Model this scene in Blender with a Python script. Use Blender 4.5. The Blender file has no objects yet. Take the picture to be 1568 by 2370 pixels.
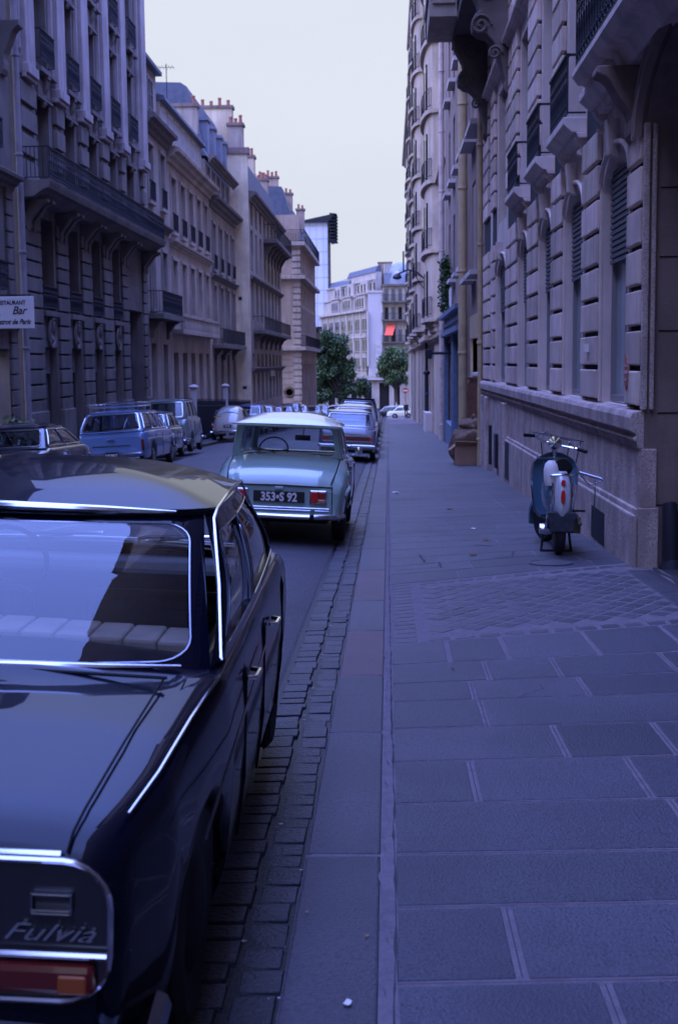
import bpy, bmesh, math, random
from mathutils import Vector, Matrix
C0 = bpy.context.scene.collection.objects
scene = bpy.context.scene
PI = math.pi
SL = .0315                      # the street runs downhill away from the camera
random.seed(7)
# ------------------------------------------------------------------ camera, sky, sun, exposure
cam_d = bpy.data.cameras.new('camera'); cam = bpy.data.objects.new('camera', cam_d); C0.link(cam)
M3 = Matrix(((0.9992527977574804, 0.006539274048991535, 0.038093097389951744),
             (0.037111889930066685, 0.112963384260817, -0.9929058270763456),
             (-0.010796008506238667, 0.9935776324531743, 0.112636292948046)))
cam.rotation_euler = M3.to_euler(); cam.location = (0, 0, 1.5)
cam_d.sensor_fit = 'VERTICAL'; cam_d.sensor_height = 36; cam_d.lens = 3050/2370*36
cam_d.clip_start = .05; cam_d.clip_end = 3000
cam_d.dof.use_dof = True; cam_d.dof.focus_distance = 7.5; cam_d.dof.aperture_fstop = 5.6
scene.camera = cam
scene.view_settings.view_transform = 'Standard'; scene.view_settings.look = 'None'
scene.view_settings.exposure = 0.5; scene.view_settings.gamma = 1
SUN_EL, SUN_AZ = math.radians(50), math.radians(245)     # very soft overcast light from the left and slightly behind
w = bpy.data.worlds.new('World'); scene.world = w; w.use_nodes = True
nt = w.node_tree; nt.nodes.clear()
def N(tree, typ, **kw):
    n = tree.nodes.new(typ)
    for k, v in kw.items():
        if k in n.inputs: n.inputs[k].default_value = v
        else: setattr(n, k, v)
    return n
sky = N(nt, 'ShaderNodeTexSky'); sky.sky_type = 'NISHITA'; sky.sun_disc = False
sky.sun_elevation = SUN_EL; sky.sun_rotation = SUN_AZ; sky.air_density = 1.6; sky.dust_density = 3
cloud_c = N(nt, 'ShaderNodeTexNoise', Scale=1.6, Detail=5.0, Roughness=.55)
tc = N(nt, 'ShaderNodeTexCoord'); mp = N(nt, 'ShaderNodeMapping'); mp.inputs['Scale'].default_value = (1, 1, 2.4)
nt.links.new(tc.outputs['Generated'], mp.inputs['Vector']); nt.links.new(mp.outputs[0], cloud_c.inputs['Vector'])
rmp = N(nt, 'ShaderNodeValToRGB'); rmp.color_ramp.elements[0].position = .34; rmp.color_ramp.elements[1].position = .68
rmp.color_ramp.elements[0].color = (.92, .93, .97, 1); rmp.color_ramp.elements[1].color = (1.04, 1.03, 1.01, 1)
sep = N(nt, 'ShaderNodeSeparateXYZ'); nt.links.new(tc.outputs['Generated'], sep.inputs[0])
zr = N(nt, 'ShaderNodeValToRGB'); nt.links.new(sep.outputs[2], zr.inputs[0])     # pale low sky, bluer and brighter overcast overhead
zr.color_ramp.elements[0].position = .36; zr.color_ramp.elements[0].color = (5.0, 5.3, 6.15, 1)
zr.color_ramp.elements[1].position = .80; zr.color_ramp.elements[1].color = (12.5, 18.5, 62, 1)
mulc = N(nt, 'ShaderNodeMixRGB'); mulc.blend_type = 'MULTIPLY'; mulc.inputs[0].default_value = 1; nt.links.new(zr.outputs[0], mulc.inputs[1]); nt.links.new(rmp.outputs[0], mulc.inputs[2])
nt.links.new(cloud_c.outputs['Fac'], rmp.inputs[0])
mixs = N(nt, 'ShaderNodeMixRGB'); mixs.inputs[0].default_value = .93
nt.links.new(sky.outputs[0], mixs.inputs[1]); nt.links.new(mulc.outputs[0], mixs.inputs[2])
bg = N(nt, 'ShaderNodeBackground', Strength=.105); wo = N(nt, 'ShaderNodeOutputWorld')
nt.links.new(mixs.outputs[0], bg.inputs[0]); nt.links.new(bg.outputs[0], wo.inputs[0])
sd = bpy.data.lights.new('sun', 'SUN'); sd.energy = 1.5; sd.angle = math.radians(45); sd.color = (.72, .76, 1.0)
sun = bpy.data.objects.new('sun', sd); C0.link(sun)
sun.rotation_euler = Vector((math.sin(SUN_AZ)*math.cos(SUN_EL), math.cos(SUN_AZ)*math.cos(SUN_EL), math.sin(SUN_EL))).to_track_quat('Z', 'Y').to_euler()
# ------------------------------------------------------------------ materials
def mat(name, col, rough=.8, metal=0, noise=None, col2=None, bump=0, bscale=60, streak=None, coat=0, spec=.5, ior=None, emis=None, attr=False, grain=None, spots=None):
    m = bpy.data.materials.new(name); m.use_nodes = True; t = m.node_tree; b = t.nodes['Principled BSDF']
    b.inputs['Roughness'].default_value = rough; b.inputs['Metallic'].default_value = metal
    b.inputs['Specular IOR Level'].default_value = spec
    if ior: b.inputs['IOR'].default_value = ior
    if coat: b.inputs['Coat Weight'].default_value = coat; b.inputs['Coat Roughness'].default_value = .02; b.inputs['Coat IOR'].default_value = 1.5
    adj = (lambda c: c) if metal else (lambda c: (min(c[0]*1.05, .9), c[1]*.95, c[2]*.9))
    col = adj(col); col2 = adj(col2) if col2 else None
    base = N(t, 'ShaderNodeRGB'); base.outputs[0].default_value = (*col, 1); cur = base.outputs[0]
    co = N(t, 'ShaderNodeTexCoord').outputs['Object'] if (noise or bump or streak or grain) else None
    def mul(fac_out, c2, amt_lo, amt_hi, cur):
        r = N(t, 'ShaderNodeMapRange'); t.links.new(fac_out, r.inputs[0]); r.inputs[1].default_value = amt_lo; r.inputs[2].default_value = amt_hi
        mx = N(t, 'ShaderNodeMixRGB'); t.links.new(r.outputs[0], mx.inputs[0]); t.links.new(cur, mx.inputs[1]); mx.inputs[2].default_value = (*c2, 1)
        return mx.outputs[0]
    if noise:
        n = N(t, 'ShaderNodeTexNoise', Scale=noise, Detail=6.0, Roughness=.6); t.links.new(co, n.inputs['Vector'])
        cur = mul(n.outputs['Fac'], col2 or tuple(c*.6 for c in col), .42, .75, cur)
    if streak:
        mpp = N(t, 'ShaderNodeMapping'); mpp.inputs['Scale'].default_value = (3, 3, .35); t.links.new(co, mpp.inputs[0])
        n = N(t, 'ShaderNodeTexNoise', Scale=1.3, Detail=5.0); t.links.new(mpp.outputs[0], n.inputs['Vector'])
        cur = mul(n.outputs['Fac'], tuple(c*streak for c in col), .48, .74, cur)
    if grain:
        n = N(t, 'ShaderNodeTexNoise', Scale=grain, Detail=2.0); t.links.new(co, n.inputs['Vector'])
        cur = mul(n.outputs['Fac'], tuple(c*.5 for c in col), .46, .66, cur)
    if spots:
        vo = N(t, 'ShaderNodeTexVoronoi', Scale=spots); vo.feature = 'F1'; co2 = N(t, 'ShaderNodeTexCoord').outputs['Object']; t.links.new(co2, vo.inputs['Vector'])
        n = N(t, 'ShaderNodeTexNoise', Scale=.9, Detail=4.0); t.links.new(co2, n.inputs['Vector'])
        cur = mul(n.outputs['Fac'], tuple(c*.6 for c in col), .47, .64, cur)
        r = N(t, 'ShaderNodeMapRange'); t.links.new(vo.outputs['Distance'], r.inputs[0]); r.inputs[1].default_value = .10; r.inputs[2].default_value = .05
        mx = N(t, 'ShaderNodeMixRGB'); t.links.new(r.outputs[0], mx.inputs[0]); t.links.new(cur, mx.inputs[1]); mx.inputs[2].default_value = (*[c*.55 for c in col], 1); cur = mx.outputs[0]
    if attr:
        a = N(t, 'ShaderNodeVertexColor'); a.layer_name = 'tone'
        mx = N(t, 'ShaderNodeMixRGB'); mx.blend_type = 'MULTIPLY'; mx.inputs[0].default_value = 1
        t.links.new(cur, mx.inputs[1]); t.links.new(a.outputs[0], mx.inputs[2]); cur = mx.outputs[0]
    t.links.new(cur, b.inputs['Base Color'])
    if bump:
        n = N(t, 'ShaderNodeTexNoise', Scale=bscale, Detail=6.0); t.links.new(co, n.inputs['Vector'])
        bp = N(t, 'ShaderNodeBump', Strength=bump, Distance=.02); t.links.new(n.outputs['Fac'], bp.inputs['Height']); t.links.new(bp.outputs[0], b.inputs['Normal'])
    if emis: b.inputs['Emission Color'].default_value = (*emis, 1); b.inputs['Emission Strength'].default_value = 1
    return m
def glassmat(name, tint=(.75, .8, .82), ior=1.7, rough=.0):
    m = bpy.data.materials.new(name); m.use_nodes = True; t = m.node_tree; t.nodes.clear()
    o = N(t, 'ShaderNodeOutputMaterial'); mx = N(t, 'ShaderNodeMixShader'); fr = N(t, 'ShaderNodeFresnel', IOR=ior)
    tr = N(t, 'ShaderNodeBsdfTransparent'); tr.inputs[0].default_value = (*tint, 1); gl = N(t, 'ShaderNodeBsdfGlossy', Roughness=rough); gl.inputs[0].default_value = (.95, .95, .95, 1)
    ge = N(t, 'ShaderNodeNewGeometry'); mr = N(t, 'ShaderNodeMapRange'); mr.inputs[3].default_value = ior; mr.inputs[4].default_value = 1/ior
    t.links.new(ge.outputs['Backfacing'], mr.inputs[0]); t.links.new(mr.outputs[0], fr.inputs['IOR'])     # thin pane: same reflection from both sides
    t.links.new(fr.outputs[0], mx.inputs[0]); t.links.new(tr.outputs[0], mx.inputs[1]); t.links.new(gl.outputs[0], mx.inputs[2]); t.links.new(mx.outputs[0], o.inputs[0])
    return m
M = {}
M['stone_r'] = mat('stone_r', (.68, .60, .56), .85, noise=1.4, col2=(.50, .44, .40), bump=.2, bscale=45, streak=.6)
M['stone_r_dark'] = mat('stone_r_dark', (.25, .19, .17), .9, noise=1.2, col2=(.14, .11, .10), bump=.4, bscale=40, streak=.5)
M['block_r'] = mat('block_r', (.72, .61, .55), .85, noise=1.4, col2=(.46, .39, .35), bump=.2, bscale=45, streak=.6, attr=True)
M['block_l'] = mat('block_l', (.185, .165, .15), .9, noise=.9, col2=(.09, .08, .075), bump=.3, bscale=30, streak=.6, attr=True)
M['blackish'] = mat('blackish', (.13, .11, .10), .9, noise=1.2, col2=(.06, .05, .048), bump=.4, bscale=40)  # near-black stone tone for the oriel, its brackets and scrolls
M['pilaster'] = mat('pilaster', (.40, .36, .36), .9, noise=.9, col2=(.25, .22, .22), streak=.55)
M['plinth'] = mat('plinth', (.60, .50, .46), .85, noise=2.2, col2=(.20, .15, .14), bump=.5, bscale=30, streak=.5, grain=50)
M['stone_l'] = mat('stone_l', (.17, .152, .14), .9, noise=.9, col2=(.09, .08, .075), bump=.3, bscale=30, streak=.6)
M['stone_l2'] = mat('stone_l2', (.36, .32, .28), .9, noise=.7, col2=(.20, .18, .16), streak=.6)
M['stone_w'] = mat('stone_w', (.45, .39, .33), .9, noise=.6, col2=(.25, .21, .18), streak=.6)
M['plaster_y'] = mat('plaster_y', (.80, .70, .50), .9, noise=.5, col2=(.36, .29, .20), bump=.2, bscale=12, streak=.7)
M['brick'] = mat('brick', (.42, .33, .26), .9, noise=.8, col2=(.27, .21, .17), streak=.7)
M['cream'] = mat('cream', (.42, .38, .33), .9, noise=.5, col2=(.28, .25, .22), streak=.6)
M['offwhite'] = mat('offwhite', (.47, .44, .41), .85, noise=.6, col2=(.32, .30, .28), streak=.7)
M['pale'] = mat('pale', (.52, .50, .50), .85, noise=3, col2=(.5, .48, .48))
M['groove'] = mat('groove', (.012, .01, .011), 1)
M['iron'] = mat('iron', (.018, .02, .03), .6, spec=.3)
M['zinc'] = mat('zinc', (.22, .26, .33), .5, noise=2, metal=.0, col2=(.14, .17, .24))
M['slate'] = mat('slate', (.09, .11, .16), .6, noise=3, col2=(.055, .07, .11), bump=.3, bscale=9)
M['pot'] = mat('pot', (.32, .14, .10), .9)
M['pane'] = mat('pane', (.010, .011, .013), .08, spec=.25)
M['pane_curtain'] = mat('pane_curtain', (.12, .125, .12), .15, spec=.4, noise=4, col2=(.13, .14, .14))
M['pane_frost'] = mat('pane_frost', (.34, .43, .45), .18, noise=1.2, col2=(.24, .31, .34), spec=.5)
M['shutter'] = mat('shutter', (.12, .13, .14), .7)
M['shutter_w'] = mat('shutter_w', (.50, .52, .55), .7)
M['frame'] = mat('frame', (.22, .21, .22), .6)
M['frame_d'] = mat('frame_d', (.05, .045, .045), .6)
M['door'] = mat('door', (.03, .026, .028), .5, noise=3)
M['pipe_y'] = mat('pipe_y', (.48, .38, .22), .7, noise=3, col2=(.35, .27, .17))
M['pipe_w'] = mat('pipe_w', (.50, .44, .42), .7, noise=3)
M['pipe_g'] = mat('pipe_g', (.26, .25, .27), .7, noise=3)
M['blueframe'] = mat('blueframe', (.13, .19, .30), .6, noise=4)
M['slab'] = mat('slab', (.070, .069, .092), .5, noise=1.6, col2=(.054, .053, .066), bump=.45, bscale=110, grain=70, attr=True, spots=4)
M['mortar'] = mat('mortar', (.17, .15, .165), .9, noise=14, col2=(.115, .10, .115), bump=.4, bscale=90)
M['crack'] = mat('crack', (.05, .045, .05), 1)
M['kerb'] = mat('kerb', (.072, .067, .082), .5, noise=2.5, col2=(.052, .049, .06), bump=.45, bscale=110, grain=70, attr=True, spots=3)
M['asphalt'] = mat('asphalt', (.055, .050, .060), .6, noise=1.1, col2=(.07, .06, .072), bump=.6, bscale=55, grain=35, spots=1.5)
M['sett'] = mat('sett', (.046, .042, .047), .5, noise=5, col2=(.022, .020, .023), bump=.5, bscale=60, attr=True)
M['diamond'] = mat('diamond', (.066, .063, .078), .5, noise=6, col2=(.045, .043, .055), bump=.4, bscale=60, attr=True)
M['glass'] = glassmat('glass', (.78, .82, .85), 1.6); M['glass_d'] = glassmat('glass_d', (.45, .5, .55), 1.75)
M['chrome'] = mat('chrome', (.72, .72, .74), .12, metal=1)
M['chrome_d'] = mat('chrome_d', (.38, .38, .42), .2, metal=1)
M['rubber'] = mat('rubber', (.015, .015, .017), .7)
M['black'] = mat('black', (.008, .008, .009), .6, spec=.2)
M['tan'] = mat('tan', (.34, .29, .22), .7, noise=5)
M['red_lens'] = mat('red_lens', (.55, .02, .015), .15, coat=.6)
M['orange_lens'] = mat('orange_lens', (.34, .08, .015), .15, coat=.6)
M['lens_red_d'] = mat('lens_red_d', (.12, .012, .01), .15, coat=.6)
M['plate'] = mat('plate', (.012, .012, .014), .4)
M['white'] = mat('white', (.74, .74, .72), .5)
M['yellow'] = mat('yellow', (.6, .42, .04), .5)
def paint(name, col, **k): return mat(name, col, k.pop('rough', .28), coat=1.0, spec=.5, noise=k.pop('noise', None), **k)
P_ = {'navy': mat('navy', (.002, .003, .010), .3, coat=.5, spec=.02), 'green': paint('green', (.27, .40, .35)), 'cream': paint('cream_paint', (.86, .92, .72), rough=.4),
      'slate': paint('grey_blue', (.17, .17, .23)), 'ivory': paint('ivory', (.50, .48, .40)), 'blue': paint('mid_blue', (.13, .23, .44)), 'dk': paint('dark_paint', (.015, .014, .02)),
      'teal': paint('teal', (.05, .09, .10)), 'ltgreen': paint('pale_green', (.20, .26, .26)), 'beige': paint('beige', (.36, .34, .28)), 'royal': paint('royal_blue', (.04, .07, .22)),
      'white': paint('white_paint', (.6, .6, .58)), 'red': paint('red_paint', (.38, .05, .05)), 'grey': paint('grey_paint', (.28, .29, .32)), 'scooter': paint('scooter_blue', (.09, .19, .28))}
M['tarp'] = mat('burlap', (.17, .115, .075), .95, noise=9, col2=(.08, .055, .04), bump=.8, bscale=30)
M['card'] = mat('cardboard', (.34, .21, .14), .9, noise=3, col2=(.26, .16, .11))
M['leaf'] = mat('leaf', (.04, .085, .022), .6, noise=.8, col2=(.012, .03, .01))
M['leaf2'] = mat('leaf2', (.08, .14, .045), .6, noise=.8, col2=(.03, .06, .02))
M['bark'] = mat('bark', (.06, .05, .045), .9, noise=6)
M['towerglass'] = mat('towerglass', (.62, .68, .78), .35, noise=.15, col2=(.50, .56, .68))
M['red_cloth'] = mat('red_cloth', (.75, .10, .05), .8)
M['dryleaf'] = mat('dryleaf', (.16, .09, .05), .9)
M['skin'] = mat('skin', (.45, .28, .22), .6); M['cloth_d'] = mat('cloth_d', (.03, .025, .03), .9); M['cloth_b'] = mat('cloth_b', (.06, .08, .18), .9); M['cloth_w'] = mat('cloth_w', (.4, .4, .42), .9)
# ------------------------------------------------------------------ helpers
def link(o, parent=None):
    C0.link(o)
    if parent is not None: o.parent = parent
    return o
def tag(o, label=None, cat=None, group=None, kind=None):
    if label: o['label'] = label
    if cat: o['category'] = cat
    if group: o['group'] = group
    if kind: o['kind'] = kind
    return o
def thing(name, label, cat, loc=(0, 0, 0), rot=(0, 0, 0), group=None):
    o = bpy.data.objects.new(name, None); o.location = loc; o.rotation_euler = rot; o.empty_display_size = .2
    link(o); return tag(o, label, cat, group)
def copy_tree(o, parent=None):
    c = o.copy(); C0.link(c)
    if parent is not None: c.parent = parent
    for ch in list(o.children): copy_tree(ch, c)
    return c
class MB:
    def __init__(s): s.v = []; s.f = []; s.t = []
    def add(s, vs, fs, tone=None):
        k = len(s.v); s.v += [tuple(v) for v in vs]; s.f += [tuple(i+k for i in f) for f in fs]; s.t += [tone]*len(fs)
    def box(s, x0, x1, y0, y1, z0, z1, tone=None):
        s.add([(x0, y0, z0), (x1, y0, z0), (x1, y1, z0), (x0, y1, z0), (x0, y0, z1), (x1, y0, z1), (x1, y1, z1), (x0, y1, z1)],
              [(0, 3, 2, 1), (4, 5, 6, 7), (0, 1, 5, 4), (1, 2, 6, 5), (2, 3, 7, 6), (3, 0, 4, 7)], tone)
    def hexa(s, p, tone=None):       # eight points: bottom four, top four
        s.add(p, [(0, 3, 2, 1), (4, 5, 6, 7), (0, 1, 5, 4), (1, 2, 6, 5), (2, 3, 7, 6), (3, 0, 4, 7)], tone)
    def prism(s, poly, fn, a, b):    # poly in 2D, fn(p, t) -> 3D
        n = len(poly); s.add([fn(p, a) for p in poly]+[fn(p, b) for p in poly], [tuple(range(n))[::-1], tuple(range(n, 2*n))]+[(i, (i+1) % n, n+(i+1) % n, n+i) for i in range(n)])
    def loft(s, rings, closed=True, cap=True):
        n = len(rings[0]); vs = [p for r in rings for p in r]; fs = []
        for i in range(len(rings)-1):
            for j in range(n if closed else n-1):
                a = i*n+j; b = i*n+(j+1) % n; fs.append((a, b, b+n, a+n))
        if cap: fs.append(tuple(range(n))[::-1]); fs.append(tuple(range((len(rings)-1)*n, len(rings)*n)))
        s.add(vs, fs)
    def tube(s, pts, r, n=8, closed=False, sq=1.0):
        pts = [Vector(p) for p in pts]; rings = []; m = len(pts); rr = r if isinstance(r, (list, tuple)) else [r]*m
        prev = None
        for i, p in enumerate(pts):
            if closed: d = pts[(i+1) % m]-pts[i-1]
            else: d = pts[min(i+1, m-1)]-pts[max(i-1, 0)]
            d.normalize()
            if prev is None: up = Vector((0, 0, 1)) if abs(d.z) < .9 else Vector((1, 0, 0))
            else: up = prev
            a = d.cross(up)
            if a.length < 1e-6: a = d.cross(Vector((0, 1, 0)))
            a.normalize(); b = a.cross(d); b.normalize(); prev = b
            rings.append([p+(a*math.cos(2*PI*k/n)+b*math.sin(2*PI*k/n)*sq)*rr[i] for k in range(n)])
        if closed: rings.append(rings[0]); s.loft(rings, True, False)
        else: s.loft(rings, True, True)
    def lathe(s, prof, c=(0, 0, 0), axis='z', n=24):   # prof (r, h)
        rings = []
        for r, h in prof:
            ring = []
            for k in range(n):
                a = 2*PI*k/n; u, v = r*math.cos(a), r*math.sin(a)
                ring.append((c[0]+u, c[1]+v, c[2]+h) if axis == 'z' else ((c[0]+h, c[1]+u, c[2]+v) if axis == 'x' else (c[0]+u, c[1]+h, c[2]+v)))
            rings.append(ring)
        s.loft(rings)
    def build(s, name, m, parent=None, smooth=False, bevel=0, seg=2, loc=None, ang=40, sub=0):
        me = bpy.data.meshes.new(name); me.from_pydata(s.v, [], s.f)
        me.materials.append(M[m] if isinstance(m, str) else m)
        if any(t is not None for t in s.t):
            ca = me.color_attributes.new('tone', 'FLOAT_COLOR', 'CORNER'); li = 0
            for p, t in zip(me.polygons, s.t):
                t = (1, 1, 1) if t is None else (t if isinstance(t, tuple) else (t, t, t))
                for l in p.loop_indices: ca.data[l].color = (*t, 1)
        bm = bmesh.new(); bm.from_mesh(me)
        bmesh.ops.recalc_face_normals(bm, faces=bm.faces)
        if smooth:
            for f in bm.faces: f.smooth = True
            for e in bm.edges:
                if len(e.link_faces) == 2 and e.calc_face_angle(0) > math.radians(ang): e.smooth = False
        bm.to_mesh(me); bm.free()
        o = bpy.data.objects.new(name, me); link(o, parent)
        if loc: o.location = loc
        if bevel: b = o.modifiers.new('b', 'BEVEL'); b.width = bevel; b.segments = seg; b.limit_method = 'ANGLE'; b.angle_limit = math.radians(40)
        if sub: b = o.modifiers.new('s', 'SUBSURF'); b.levels = b.render_levels = sub
        return o
def _pieces(s, name, m, parent=None, gap=.06, **k):
    """one object per piece: islands whose boxes touch are kept together"""
    fr = []; start = {}; par = list(range(len(s.v)))
    def fd(a):
        while par[a] != a: par[a] = par[par[a]]; a = par[a]
        return a
    for f in s.f:
        for i in f[1:]: par[fd(i)] = fd(f[0])
    isl = {}
    for f, t in zip(s.f, s.t): isl.setdefault(fd(f[0]), []).append((f, t))
    bb = []
    for fs in isl.values():
        ii = {i for f, _ in fs for i in f}; vs = [s.v[i] for i in ii]; bb.append([fs, [min(v[k_] for v in vs)-gap for k_ in range(3)], [max(v[k_] for v in vs)+gap for k_ in range(3)]])
    ch = True
    while ch:
        ch = False; out = []
        for it in bb:
            for o in out:
                if all(it[1][k_] <= o[2][k_] and o[1][k_] <= it[2][k_] for k_ in range(3)):
                    o[0] = o[0]+it[0]; o[1] = [min(a, c) for a, c in zip(o[1], it[1])]; o[2] = [max(a, c) for a, c in zip(o[2], it[2])]; ch = True; break
            else: out.append(it)
        bb = out
    res = []
    for fs, _, _ in bb:
        n = MB(); mp_ = {}
        for f, t in fs:
            for i in f:
                if i not in mp_: mp_[i] = len(n.v); n.v.append(s.v[i])
            n.f.append(tuple(mp_[i] for i in f)); n.t.append(t)
        res.append(n.build(name, m, parent, **k))
    return res
MB.pieces = _pieces
def cat_rom(pts, k=3):
    out = []; n = len(pts)
    for i in range(n-1):
        p0 = Vector(pts[max(i-1, 0)]); p1 = Vector(pts[i]); p2 = Vector(pts[i+1]); p3 = Vector(pts[min(i+2, n-1)])
        for j in range(k):
            t = j/k; out.append(.5*((2*p1)+(p2-p0)*t+(2*p0-5*p1+4*p2-p3)*t*t+(3*p1-p0-3*p2+p3)*t**3))
    out.append(Vector(pts[-1])); return out
def lerp(tab, x):
    if x <= tab[0][0]: return tab[0][1]
    for (a, b), (c, d) in zip(tab, tab[1:]):
        if x <= c: return b+(d-b)*(x-a)/(c-a)
    return tab[-1][1]
def text(body, size, m, parent, loc, rot, name='lettering', ex=.003, sx=1, shear=0, align='CENTER', bold=0):
    cu = bpy.data.curves.new(name, 'FONT'); cu.body = body; cu.size = size; cu.extrude = ex; cu.shear = shear; cu.align_x = align; cu.offset = bold; cu.resolution_u = 3
    o = bpy.data.objects.new('tmp', cu); C0.link(o)
    dg = bpy.context.evaluated_depsgraph_get(); me = bpy.data.meshes.new_from_object(o.evaluated_get(dg)); bpy.data.objects.remove(o); me.name = name
    me.materials.clear(); me.materials.append(M[m]); ob = bpy.data.objects.new(name, me); link(ob, parent); ob.location = loc; ob.rotation_euler = rot; ob.scale = (sx, 1, 1)
    return ob
def gz(y): return -SL*min(y, 158)
# ------------------------------------------------------------------ ground, road, pavements
def strip(name, prof, m, y0, y1, step=2.0, jit=0):
    b = MB(); ys = []; y = y0
    while y < y1: ys.append(y); y += step
    ys.append(y1); b.loft([[(x, y, gz(y)+z) for x, z in prof] for y in ys], closed=False, cap=False)
    return tag(b.build(name, m, smooth=True), kind='structure')
b = MB(); ys = [-60, 0, 60, 158, 170, 1500]
b.loft([[(x, y, gz(y)-.30) for x in (-600, 600)] for y in ys], closed=False, cap=False)
tag(b.build('ground', 'asphalt'), kind='structure')
cw = [(-7.3, -.13), (-6.4, -.075), (-5.4, -.02), (-4.6, .005), (-3.8, .012), (-3.0, .005), (-2.2, -.02), (-1.2, -.075), (-.66, -.115)]
strip('road', cw+[(-.60, -.15)], 'asphalt', -12, 158)
strip('crossing_road', [(-60, -.1), (60, -.1)], 'asphalt', 157.9, 172, 3)
strip('gutter_bed', [(-.66, -.128), (-.30, -.141)], 'sett', -12, 158)
strip('far_pavement', [(-8.95, 0), (-7.42, 0), (-7.36, -.02), (-7.34, -.2)], 'slab', -12, 158)
strip('pavement_bed', [(-.285, -.006), (-.26, -.0018), (7.2, -.0018)], 'mortar', -12, 158)
# gutter setts, two rows
b = MB(); random.seed(3)
for x0, wd in ((-.30, .15), (-.445, .165)):
    y = .5
    while y < 60:
        l = random.uniform(.10, .20) if y < 34 else .6; g = random.uniform(.003, .009); t = random.uniform(.55, 1.2); j = random.uniform(-.008, .008)
        z = gz(y)-.124-(.012 if x0 > -.4 else .0)+j*.5; xx = x0+random.uniform(-.012, .008)
        b.hexa([(xx-wd, y+g, z-.06), (xx-.01, y+g, z-.06), (xx-.01, y+l-g, z-.06), (xx-wd, y+l-g, z-.06), (xx-wd+.012, y+g+.01, z), (xx-.02, y+g+.01, z+.004), (xx-.02, y+l-g-.01, z+.004), (xx-wd+.012, y+l-g-.01, z)], (t, t*.96, t))
        y += l
tag(b.build('gutter', 'sett', bevel=.004), kind='structure')
# kerb stones
b = MB(); kj = [-3, -1.4, .2, 1.5, 2.9, 4.24, 5.88, 7.15, 8.59, 9.95, 11.81]
while kj[-1] < 157: kj.append(kj[-1]+random.uniform(1.2, 1.9))
for a, c in zip(kj, kj[1:]):
    t = random.uniform(.86, 1.12); tt = (t, t, t)
    if abs(a-7.15) < .01: tt = (1.9, 1.0, 1.05)
    if abs(a-9.95) < .01: tt = (1.6, 1.0, 1.05)
    za, zc = gz(a), gz(c)
    b.hexa([(-.29, a+.008, za-.2), (-.03, a+.008, za-.2), (-.03, c-.008, zc-.2), (-.29, c-.008, zc-.2), (-.285, a+.008, za), (-.035, a+.008, za+.004), (-.035, c-.008, zc+.004), (-.285, c-.008, zc)], tt)
tag(b.build('kerb', 'kerb', bevel=.012, seg=3), kind='structure')
# worn mortar edge next to the kerb with a dark crack
b = MB(); random.seed(11); pts = []
y = 1.0
L_, R_ = [], []
while y < 30:
    L_.append((-.022-.012*math.sin(y*5.1)*math.sin(y*1.7+1)-.006*math.sin(y*17+2)-.003*math.sin(y*41), y)); R_.append((.016+.003*math.sin(y*9), y)); y += .03
b.loft([[(p[0], p[1], gz(p[1])+.0055) for p in (l, r)] for l, r in zip(L_, R_)], False, False)
b2 = MB(); L2 = []
y = 1.0; xw = -.005
while y < 30:
    xw += random.gauss(0, .0012); xw = max(-.015, min(.012, xw)); wd = .0015+.005*random.random()**2; L2.append([(xw-wd, y, gz(y)+.0060), (xw+wd, y, gz(y)+.0060)]); y += .06
b2.loft(L2, False, False)
jt = b.build('kerb_joint', 'mortar'); tag(jt, kind='structure')
ck = b2.build('kerb_crack', 'crack'); tag(ck, kind='structure')
# pavement slabs in skewed rows
rows = [(.9, 1.05), (1.45, 1.6), (2.05, 2.2), (2.68, 2.83), (3.26, 3.41), (3.78, 3.94), (4.25, 4.39), (4.80, 4.99), (5.38, 5.61), (5.95, 6.20), (6.5, 6.82), (6.93, 7.36), (7.45, 7.98), (8.1, 8.97)]
joints = {3: [.55, 1.9], 4: [.34, 1.62], 5: [1.9], 6: [1.05, 2.1], 7: [.33, .99, 1.95], 8: [.75, 1.22, 2.0], 9: [.45, 1.7], 10: [.43, 1.02, 1.9], 11: [.54, .94, 1.6], 12: [.35, .7, 1.25, 1.8], 0: [.8], 1: [1.3], 2: [.6, 1.7]}
b = MB(); bj = MB(); random.seed(5)
def slab(b, x0, x1, A, B, tone, g=.017, m='', top=.0015):
    ya = lambda x: A[0]+(A[1]-A[0])*x/2.29
    yb = lambda x: B[0]+(B[1]-B[0])*x/2.29
    p = [(x0+g, ya(x0)+g), (x1-g, ya(x1)+g), (x1-g, yb(x1)-g), (x0+g, yb(x0)-g)]
    b.hexa([(x, y, gz(y)-.03) for x, y in p]+[(x, y, gz(y)+top) for x, y in p], tone)
for i in range(len(rows)-1):
    xs = [-.004]+joints.get(i, [1.1])+[2.36 if i > 10 else 3.2]
    if i <= 10 and xs[-2] < 2.3: xs.insert(-1, 2.36)
    for x0, x1 in zip(xs, xs[1:]):
        t = random.uniform(.78, 1.2); slab(b, x0, x1, rows[i], rows[i+1], (t, t*random.uniform(.98, 1.02), t))
prev = (11.06, 12.55); k = 0; L = [prev]
L = [(10.84, 12.33), (11.5, 12.75), (12.06, 13.35), (12.7, 13.75), (13.44, 14.3), (14.1, 14.8)]
while L[-1][0] < 100: L.append((L[-1][0]+.62, L[-1][1]+.62))
for i in range(len(L)-1):
    xs = [-.004]; x = random.uniform(.35, .9)
    while x < 2.0: xs.append(x); x += random.uniform(.5, 1.1)
    xs.append(2.36)
    for x0, x1 in zip(xs, xs[1:]):
        t = random.uniform(.86, 1.12); slab(b, x0, x1, L[i], L[i+1], (t, t, t), g=.009)
tag(b.build('pavement', 'slab', bevel=.004), kind='structure')
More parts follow.
